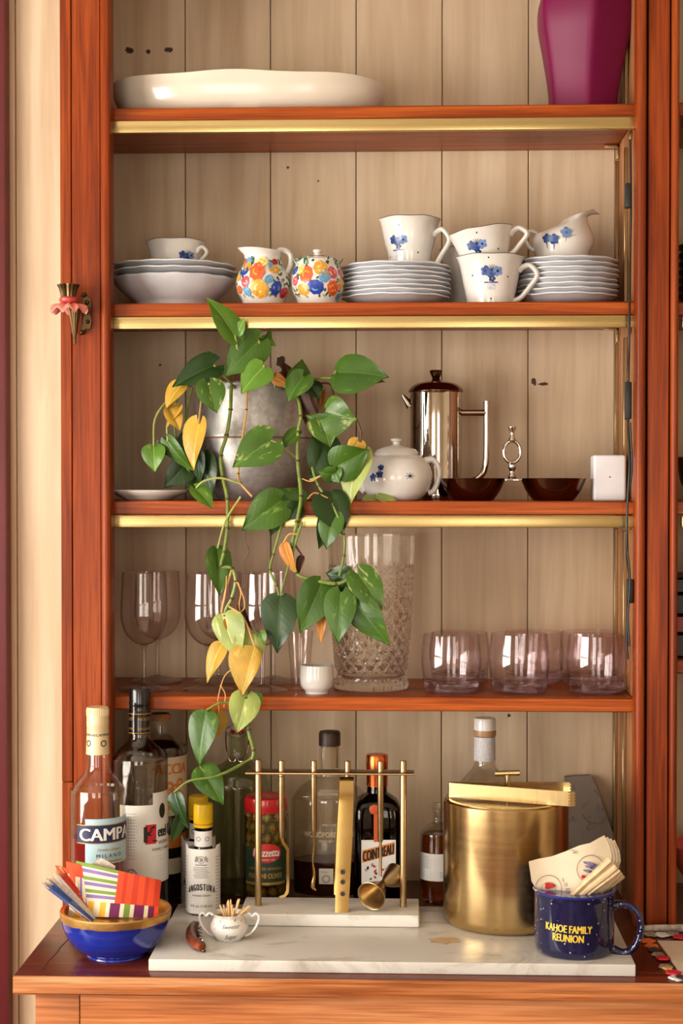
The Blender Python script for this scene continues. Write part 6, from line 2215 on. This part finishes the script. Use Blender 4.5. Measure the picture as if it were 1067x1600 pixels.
hd = MB().tube(hp, [7 * s, 6 * s, 5.6 * s, 5.4 * s, 5.4 * s, 5.6 * s, 6 * s, 7.5 * s], 14, 5, 1.3).build('handle', M_MUG, e)
hd.rotation_euler = (0, 0, math.radians(-12))
wr = Wrap([(62 * s, 0.012), (62 * s, z(1400))], 0.0004)
mb = MB()
fat(wr.put, mb, text_geo('KAHOE FAMILY', w=74 * s, h=11.5 * s), -16 * s, z(1436), 0.55 * s, 0, rot=-0.03)
fat(wr.put, mb, text_geo('REUNION', w=48 * s, h=11.5 * s), -16 * s, z(1450), 0.55 * s, 0, rot=-0.03)
mb.build('lettering', M_YELLOWP, body, smooth=False)['label'] = 'yellow lettering'

# napkins in the mug
M_NAP = plain('cream_paper_napkin', (228, 208, 178), 0.75, 0.03, 60)
M_NAPR = plain('napkin_red_print', (196, 34, 40), 0.6)
M_NAPV = plain('napkin_violet_print', (128, 116, 150), 0.6, 0.3, 200)
M_NAPB = plain('napkin_brown_print', (92, 62, 44), 0.6)
ml = e.location
outline_t = [(826, 1346), (840, 1342), (862, 1338), (884, 1330), (905, 1321), (922, 1317), (936, 1309), (944, 1305)]


def nap_grid(dx, dy, dY, fan):
    top = [(x + dx * (0.3 + 0.7 * i / 7), y + dy * (i / 7) + fan * (i / 7) ** 2) for i, (x, y) in enumerate(outline_t)]
    bot = [(843 + dx * 0.4 + (936 - 843) * i / 7, 1470 - 4 * i) for i in range(8)]
    grid = []
    for k in range(9):
        f_ = k / 8
        row = []
        for i in range(8):
            x = top[i][0] * (1 - f_) + bot[i][0] * f_
            y = top[i][1] * (1 - f_) + bot[i][1] * f_
            # right margin runs out, then back into the mug
            if i == 7:
                x += 14 * math.sin(min(1, f_ * 1.9) * PI) * (1 if f_ < 0.53 else 0)
            yy = ml.y + dY + 0.004 * math.sin(i * 1.0 + dx) - 0.006 * f_
            rr = 57 * mpp(897, 1440, ml.y)
            p_ = P(x, y, yy)
            if p_.z < Z_S + z(1388.5):
                v_ = Vector((p_.x - ml.x, p_.y - ml.y))
                if v_.length > rr:
                    v_ *= rr / v_.length
                    p_.x, p_.y = ml.x + v_.x, ml.y + v_.y
            row.append((p_ - ml)[:])
        grid.append(row)
    return grid


napl = ['front cream paper napkin with printed emblems standing in the mug', 'second cream paper napkin in the mug', 'third cream paper napkin in the mug', 'hindmost cream paper napkin in the mug']
for k in range(4):
    g0 = nap_grid(5.5 * k, 1.0 * k, 0.000 + 0.0055 * k, 1.5 * k)
    o = tag(MB().sheet(g0, 0.0004).build('paper_napkin', M_NAP, None, ml), napl[k], 'napkin', 'paper napkins in the mug')
    if k == 0:
        mb = MB()

        def on(px_, py_, geo, slot, eps=0.0016):
            pts_ = []
            sc_ = mpp(897, 1350, ml.y)
            # nearest spot of the sheet by horizontal position
            for u, v in geo[0]:
                x_, y_ = px_ + u / sc_, py_ - v / sc_
                best = min((abs(P(0, 0, 0).x * 0 + (Vector(g0[a][b]) + ml - P(x_, y_, (Vector(g0[a][b]) + ml).y)).length), a, b) for a in range(9) for b in range(8))
                yq = (Vector(g0[best[1]][best[2]]) + ml).y
                p_ = P(x_, y_, yq - eps)
                pts_.append((p_ - ml)[:])
            mb.slot(slot)
            mb.add(pts_, geo[1])
        S_ = mpp(897, 1350, ml.y)
        on(923, 1358, ring2(0, 0, 21.2 * S_, 22 * S_, 24), 2, 0.002)
        for a_, b_, c_, d_ in ((0, -6, 13, 2.6), (3, 0, 13, 2.4), (-2, 6, 11, 2.2)):
            on(923 + a_, 1356 + b_, disc2(0, 0, c_ * S_, d_ * S_, 10, -0.25), 1, 0.002)
        for a_, b_ in ((-12, 12), (-9, 18), (-4, 14)):
            on(923 + a_, 1358 + b_, disc2(0, 0, 3.2 * S_, n=8), 0, 0.0024)
        on(857, 1388, ring2(0, 0, 20 * S_, 20.8 * S_, 24), 2, 0.003)
        on(857, 1390, ring2(0, 0, 11 * S_, 11.5 * S_, 20), 2, 0.003)
        on(858, 1384, disc2(0, 0, 8 * S_, 5 * S_, 12, 0, 3, 0.25), 0, 0.003)
        for (x_, y_, a_) in ((880, 1375, 'S'), (884, 1382, 'O'), (887, 1390, 'M')):
            on(x_, y_, text_geo(a_, h=5 * S_), 2, 0.003)
        on(897, 1331, text_geo('Tiki', w=12 * S_, shear=0.4), 2, 0.002)
        mb.build('printed_emblem', [M_NAPR, M_NAPV, M_NAPB], o, smooth=False)
# crumpled folded napkins on the right
M_TAN = plain('tan_paper_napkin', (216, 188, 146), 0.75, 0.12, 120)
for k in range(4):
    grid = []
    for i in range(13):
        f_ = i / 12
        row = []
        for j in range(9):
            g_ = j / 8
            ang = math.radians(-62 + 9 * k)
            # pleated strip running from inside the mug up to the right
            L_ = (0.078 - 0.004 * k) * f_ - 0.022
            wv_ = (g_ - 0.5) * (0.016 + 0.008 * f_)
            pl__ = 0.0022 * math.sin(g_ * 15 + k) * (0.4 + f_) + 0.004 * math.sin(5 * f_ + k)
            base = Vector((0.006 + 0.004 * k, -0.026 + 0.0105 * k, z(1388)))
            dirv = Vector((0.60, 0.02, 0.56)).normalized()
            perp = Vector((-0.56, 0.0, 0.60)).normalized()
            p_ = base + dirv * L_ + perp * (wv_ - 0.004 * k) + Vector((0, pl__, 0))
            rr = 56 * s
            if p_.z < z(1388) + 0.003:
                v_ = Vector((p_.x, p_.y))
                if v_.length > rr:
                    v_ *= rr / v_.length
                    p_.x, p_.y = v_.x, v_.y
            row.append(p_[:])
        grid.append(row)
    tag(MB().sheet(grid, 0.0005).build('folded_napkin', M_TAN, None, ml), ['frontmost', 'second', 'third', 'rearmost'][k] + ' crumpled tan napkin at the right of the mug', 'napkin', 'crumpled napkins in the mug')

# blue bowl with gold rim
px, Y = 181, -0.172
s = mpp(px, 1460, Y)
z = zf(px, Y, Z_C)
e = empty('blue_bowl', 'cobalt blue glazed bowl with gold rim at the left of the counter', 'bowl', (P(px, 1460, Y).x, Y, Z_C))


def glaze():
    m = NT('cobalt_blue_glaze')
    nz = m.n('ShaderNodeTexNoise', Scale=1.0, Detail=3.0)
    m.l(m.coords((12, 12, 160)), nz.inputs['Vector'])
    m.l(m.ramp(nz.outputs['Fac'], [(0.3, srgb(12, 30, 120)), (0.7, srgb(24, 50, 160))]), m.b.inputs['Base Color'])
    m.bump(nz.outputs['Fac'], 0.25, 0.001)
    m.set(rough=0.12, coat=0.5)
    return m.m


M_COB = glaze()
op = smooth_prof([(44 * s, 0), (45 * s, 0.001), (44 * s, z(1488)), (43 * s, z(1485)), (58 * s, z(1480)), (73 * s, z(1464)), (82 * s, z(1444)), (86 * s, z(1427))], 4)
body = MB().lathe(shell(op, 0.0045, 0.012), 72).build('body', M_COB, e)
gr_ = [(85.2 * s, z(1432)), (86.2 * s, z(1427)), (86.8 * s, z(1421)), (85.5 * s, z(1419)), (81 * s, z(1420)), (79.5 * s, z(1425)), (79 * s, z(1432))]
MB().lathe(gr_, 72, lambda a, r, z_, i: (r, z_ + (0.0004 * math.sin(9 * a) + 0.0003 * math.sin(23 * a) if i == 0 else 0))).build('gold_rim', metal('worn_gold_lustre', (214, 172, 104), 0.38, None, 0.2), e)['label'] = 'worn gold rim'
bl = e.location

# striped cloth napkin folded in the bowl
NC = {'o': plain('cloth_orange', (226, 76, 34), 0.8), 'r': plain('cloth_red_orange', (200, 56, 28), 0.8), 'w': plain('cloth_cream', (226, 218, 190), 0.8), 'v': plain('cloth_violet', (140, 108, 170), 0.8),
      'g': plain('cloth_green', (122, 146, 62), 0.8), 'y': plain('cloth_yellow', (232, 176, 52), 0.8), 'p': plain('cloth_purple', (112, 30, 84), 0.8)}
KEYS = list(NC)
NU, NV = 44, 30


def cloth_col(u, v):
    if v > 0.30:
        if u > 0.5:
            return 'r' if int((u - 0.5) * 16) % 2 else 'o'
        return 'wvwgwvwgwvwg'[int((v - 0.3) / 0.7 * 11.99)]
    if u < 0.46:
        return 'y' if int(u * 15) % 2 else 'w'
    return 'ppwgwppwpo'[min(9, int((u - 0.46) / 0.54 * 10))]


def cloth(name, corners, yy, label, bend, cols, nu=NU, nv=NV):
    """corners in photo pixels: top-left, top-right, bottom-right, bottom-left"""
    tl, tr, br, bl_ = corners
    mb = MB()
    pts_ = []
    for j in range(nv + 1):
        v = j / nv
        row = []
        for i in range(nu + 1):
            u = i / nu
            x = (bl_[0] * (1 - u) + br[0] * u) * (1 - v) + (tl[0] * (1 - u) + tr[0] * u) * v
            y = (bl_[1] * (1 - u) + br[1] * u) * (1 - v) + (tl[1] * (1 - u) + tr[1] * u) * v
            Yq = yy + bend * (u - 0.5) ** 2 + 0.0012 * math.sin(9 * u + 3 * v) + 0.012 * v
            p_ = P(x, y, Yq)
            row.append((p_ - bl)[:])
        pts_.append(row)
    for th_ in (0.0, 0.0012):
        vs = [(p_[0], p_[1] + th_, p_[2]) for r_ in pts_ for p_ in r_]
        o0 = len(mb.v)
        mb.v += vs
        for j in range(nv):
            for i in range(nu):
                a_ = o0 + j * (nu + 1) + i
                mb.f.append((a_, a_ + 1, a_ + nu + 2, a_ + nu + 1))
                mb.mi.append(KEYS.index(cols((i + 0.5) / nu, (j + 0.5) / nv)))
    return mb.build(name, [NC[k_] for k_ in KEYS], None, bl)


yb_ = bl.y - 0.012
o = cloth('cloth_napkin', ((119, 1345), (252, 1376), (246, 1434), (106, 1432)), yb_, '', 0.06, cloth_col)
tag(o, 'folded cloth napkin with orange squares and purple-green stripes in the blue bowl', 'napkin', 'striped cloth napkins in the bowl')
o = cloth('cloth_napkin', ((103, 1346), (168, 1362), (160, 1420), (108, 1420)), yb_ + 0.009, '', 0.05, lambda u, v: ('o' if v > 0.72 or u < 0.2 else ('w' if int(u * 12) % 2 else 'v')), 18, 14)
tag(o, 'striped cloth napkin folded just behind the front one in the blue bowl', 'napkin', 'striped cloth napkins in the bowl')
o = cloth('cloth_napkin', ((86, 1352), (140, 1366), (150, 1420), (112, 1420)), yb_ + 0.017, '', 0.05, lambda u, v: ('o' if int(v * 6) % 2 or u < 0.15 else 'w'), 18, 14)
tag(o, 'hindmost orange and cream cloth napkin in the blue bowl', 'napkin', 'striped cloth napkins in the bowl')
# small folded printed paper behind
grid = [[(P(x + 3 * i, y + 0.7 * i * j, yb_ + 0.028) - bl)[:] for i, (x, y) in enumerate(((140, 1352), (146, 1346), (152, 1340), (160, 1346), (168, 1353)))] if j == 0 else
        [(P(x + 3 * i, y, yb_ + 0.028) - bl)[:] for i, (x, y) in enumerate(((140, 1412), (146, 1412), (152, 1412), (160, 1412), (168, 1412)))] for j in range(2)]
tag(MB().sheet(grid, 0.0005).build('folded_paper', plain('printed_pale_paper', (206, 190, 170), 0.7, 0.25, 300), None, bl), 'folded pale printed paper tucked behind the cloth napkins', 'paper')
# wrapped cocktail sticks
M_WRAPS = [plain('blue_wrapper', (70, 92, 150), 0.3, 0.3, 300), plain('clear_cellophane', (214, 204, 200), 0.15, 0.2, 300), plain('red_wrapper', (206, 62, 44), 0.3, 0.3, 300)]
random.seed(31)
stick_txt = ['lowest', 'second lowest', 'third lowest', 'fourth', 'fifth', 'fourth highest', 'third highest', 'second highest', 'highest']
for k in range(9):
    f_ = k / 8
    a_ = P(69 + 26 * f_ + random.uniform(-2, 2), 1382 - 26 * f_ + random.uniform(-2, 2), bl.y - 0.030 + 0.006 * k * 0.6)
    b_ = P(148 + 6 * f_, 1444 - 8 * f_, bl.y - 0.026 + 0.004 * k)
    c_ = 0 if k < 3 else (2 if k > 5 else 1)
    e_ = empty('wrapped_stick', '%s %s wrapped stick leaning out of the blue bowl' % (stick_txt[k], ('blue', 'clear', 'red')[c_]), 'stick', a_, 0, 'wrapped sticks in the bowl')
    dv = b_ - a_
    MB().tube([(0, 0, 0), (dv * 0.5)[:], dv[:]], 0.0011, 6, 2).build('stick', plain('pale_wood_stick', (222, 190, 140), 0.6), e_)
    MB().tube([(dv * -0.01)[:], (dv * 0.15)[:], (dv * 0.5)[:], (dv * 0.95)[:]], [0.0009, 0.0024, 0.0022, 0.002], 6, 3, 0.5).build('wrapper', M_WRAPS[c_], e_)

# toothpick cup
px, Y = 358, -0.146
s = mpp(px, 1450, Y)
z = zf(px, Y, Z_S)
e = empty('toothpick_cup', 'tiny two-handled white china cup with black script holding toothpicks', 'cup', (P(px, 1450, Y).x, Y, Z_S))
op = smooth_prof([(18 * s, 0), (19 * s, z(1474)), (15 * s, z(1470)), (20 * s, z(1466)), (28 * s, z(1455)), (29.5 * s, z(1445)), (25 * s, z(1434)), (24 * s, z(1431)), (27 * s, z(1426))], 4)
body = MB().lathe(shell(op, 0.0016, 0.006), 60, lambda a, r, z_, i: (r * (1 + (0.03 * math.cos(10 * a) if z_ < 0.003 or z_ > z(1429) else 0)), z_)).build('bowl', M_CHINA, e)
for sg_ in (-1, 1):
    MB().tube([(sg_ * x * s, 0, z(y)) for x, y in ((25, 1462), (33, 1458), (41, 1449), (46, 1438), (46, 1430), (41, 1427), (36, 1431), (31, 1427), (26, 1430))], 2.0 * s, 8, 5).build('handle', M_CHINA, e)
wr = Wrap([(28 * s, z(1455)), (29.5 * s, z(1445)), (25 * s, z(1434))], 0.0004)
mb = MB()
for tx, y, w_ in (('Sweeter', 1441, 29), ('than', 1449, 14), ('Sugar', 1457.5, 20)):
    wr.put(mb, text_geo(tx, w=w_ * s, shear=0.45), 6 * s, z(y), 0, rot=0.03)
mb.build('lettering', M_INK, body, smooth=False)
mb = MB()
for u, y in ((-22, 1446), (30, 1438), (-26, 1440), (-20, 1452)):
    wr.put(mb, disc2(0, 0, 3 * s, 2.2 * s, 9, 0.4), u * s, z(y), 0)
for u, y in ((-12, 1434), (24, 1434), (38, 1440), (12, 1432)):
    wr.put(mb, disc2(0, 0, 2.6 * s, 1.2 * s, 8, 0.9), u * s, z(y), 1)
mb.build('painted_flowers', [plain('pale_pink_paint', (232, 190, 178), 0.3), M_GOLDP], body, smooth=False)
MB().lathe([(0, z(1434)), (22 * s, z(1434)), (22 * s, z(1432.5)), (0, z(1431.5))], 24).build('filling', plain('tan_filling', (176, 130, 90), 0.8, 0.3, 400), e)
tl = e.location
pk = [(-14, 1411, -6), (-9, 1413, -4), (-3, 1409, -3), (-1, 1405, 0), (2, 1406, 2), (5, 1412, 4), (14, 1405, 8), (17, 1403, 8), (24, 1418, 12), (33, 1413, 14), (36, 1416, 14), (8, 1419, 6)]
TXT = ['leftmost', 'second from left', 'third from left', 'fourth from left', 'fifth from left', 'sixth from left', 'tall right-leaning', 'tallest right', 'fourth from right', 'long slanting right', 'rightmost', 'short middle']
for k, (dx, yt, bxx) in enumerate(pk):
    a_ = Vector((bxx * s, (-6 + (k * 5) % 11) * s, z(1431)))
    b_ = Vector((dx * s, (-8 + (k * 7) % 15) * s, z(yt)))
    o = MB().tube([(0, 0, 0), ((b_ - a_) * 0.85)[:], (b_ - a_)[:]], [1.5 * s, 1.5 * s, 0.4 * s], 6, 1).build('toothpick', plain('pale_toothpick_wood', (220, 180, 126), 0.6), None, tl + a_)
    tag(o, '%s wooden toothpick in the tiny two-handled cup' % TXT[k], 'toothpick', 'toothpicks in the cup')

# waiter's corkscrew


def on_level(px_, py_, zq):
    t_, d_ = ray(px_, py_, 0)
    return CAM + d_ * ((zq - CAM.z) / d_.z)


c0 = on_level(306, 1466, Z_S)
e = empty('corkscrew', 'folding waiter corkscrew with brown wooden handle lying on the marble', 'corkscrew', c0)
s = mpp(308, 1465, c0.y)
cs = lambda x, y, h_: on_level(x, y, Z_S + h_) - c0
MB().tube([cs(304, 1443, 0.008), cs(299, 1452, 0.0085), cs(299, 1464, 0.009), cs(306, 1474, 0.0088), cs(316, 1480, 0.008)], [4.5 * s, 6.5 * s, 7.5 * s, 7.5 * s, 5.5 * s], 14, 6, 1.15).build(
    'handle', wood('corkscrew_wood', (80, 34, 20), (120, 56, 34), (150, 78, 48), 'Y', 0.35, 0.2), e)
MB().tube([cs(309, 1442, 0.006), cs(307, 1455, 0.006), cs(312, 1468, 0.005), cs(319, 1476, 0.005)], 2.4 * s, 8, 5).tube([cs(296, 1470, 0.0035), cs(306, 1482, 0.0035), cs(320, 1486, 0.0035)], 2.4 * s, 8, 5).build('lever', M_BRONZE, e)
MB().tube([cs(313 + 3 * math.cos(k * 1.2), 1448 + k, 0.008 + 3 * s * math.sin(k * 1.2)) for k in range(22)], 0.0008, 6, 2).build('screw', M_STEEL, e)

# placemat with bright flower border at the right edge
e = empty('placemat', 'cream placemat edged with red, orange and black felt flowers, at the right', 'placemat', (P(1030, 1480, -0.1).x, -0.12, Z_C))
pl0 = e.location
corner = [(1026, 1470), (1036, 1486), (1046, 1500), (1056, 1513), (1064, 1523), (1069, 1532)]
a_ = P(1026, 1470, 0)
def on_counter(px_, py_):
    t_, d_ = ray(px_, py_, 0)
    tt = (Z_C + 0.002 - CAM.z) / d_.z
    return CAM + d_ * tt
pa, pb = on_counter(1027, 1470), on_counter(1070, 1530)
dxe = Vector((pb.x - pa.x, pb.y - pa.y, 0))
w_ = 0.33
poly = [pa, pb, pb + Vector((w_, 0, 0)), pa + Vector((w_, 0, 0))]
vs = [(p_.x - pl0.x, p_.y - pl0.y, zq) for zq in (0.0004, 0.0024) for p_ in poly]
MB().add(vs, [(0, 1, 2, 3), (7, 6, 5, 4), (0, 4, 5, 1), (1, 5, 6, 2), (2, 6, 7, 3), (3, 7, 4, 0)]).build('mat', plain('cream_woven_mat', (222, 200, 172), 0.8, 0.05, 60), e, smooth=False)
FM = {'o': plain('felt_orange', (222, 104, 40), 0.8, 0.2, 120), 'r': plain('felt_red', (200, 30, 46), 0.8, 0.2, 120), 'k': plain('felt_charcoal', (56, 50, 48), 0.8, 0.3, 120), 'w': plain('felt_white', (216, 210, 206), 0.8, 0.1, 120),
      't': plain('felt_taupe', (150, 130, 110), 0.8, 0.2, 120), 'y': plain('felt_ochre', (214, 160, 90), 0.8, 0.2, 120)}
spots = [(1012, 1470, 'o', 13), (1018, 1478, 'o', 12), (1022, 1484, 'k', 11), (1028, 1492, 't', 11), (1036, 1498, 'r', 12), (1040, 1510, 't', 12), (1043, 1513, 'y', 9), (1052, 1520, 'r', 14), (1056, 1530, 'w', 12), (1064, 1530, 'k', 12), (1066, 1540, 'w', 14),
         (1018, 1460, 't', 13), (1034, 1461, 'w', 13), (1050, 1460, 't', 12), (1062, 1465, 'r', 12), (1078, 1462, 'w', 12), (1094, 1462, 'o', 12)]
for k, (px_, py_, c_, r_) in enumerate(spots):
    c0 = on_counter(px_, py_)
    if c0.y < -0.253:
        c0.y = -0.253
    rr = r_ * mpp(px_, py_, c0.y) * 0.9
    h0 = 0.0006 + 0.0003 * (k % 5)
    pet = MB().lathe([(0, h0), (rr * 0.9, h0), (rr, h0 + 0.0012), (rr * 0.9, h0 + 0.0024), (rr * 0.3, h0 + 0.003), (0, h0 + 0.0022)], 30, lambda a, r, z_, i: (r * (1 + 0.12 * math.cos(5 * a)), z_)).build('felt_flower', FM[c_], e)
    pet.location = (c0.x - pl0.x, c0.y - pl0.y, 0)
    pet.rotation_euler = (0, 0, k * 0.7)
# clear plastic sleeve lying behind the placemat
a_, b_ = on_counter(1000, 1459), on_counter(1090, 1453)
MB_ = MB().tube([(0, 0, 0.0045), ((b_.x - a_.x) * 0.2, 0.003, 0.0048), ((b_.x - a_.x), 0.006, 0.005)], [0.0015, 0.005, 0.0055], 12, 4, 0.6)
tag(MB_.build('cellophane_sleeve', plain('crinkled_cellophane', (196, 178, 164), 0.15, 0.35, 140, trans=0.3), None, (a_.x, a_.y + 0.012, Z_C + 0.0006)), 'crinkled clear sleeve lying behind the placemat', 'sleeve')
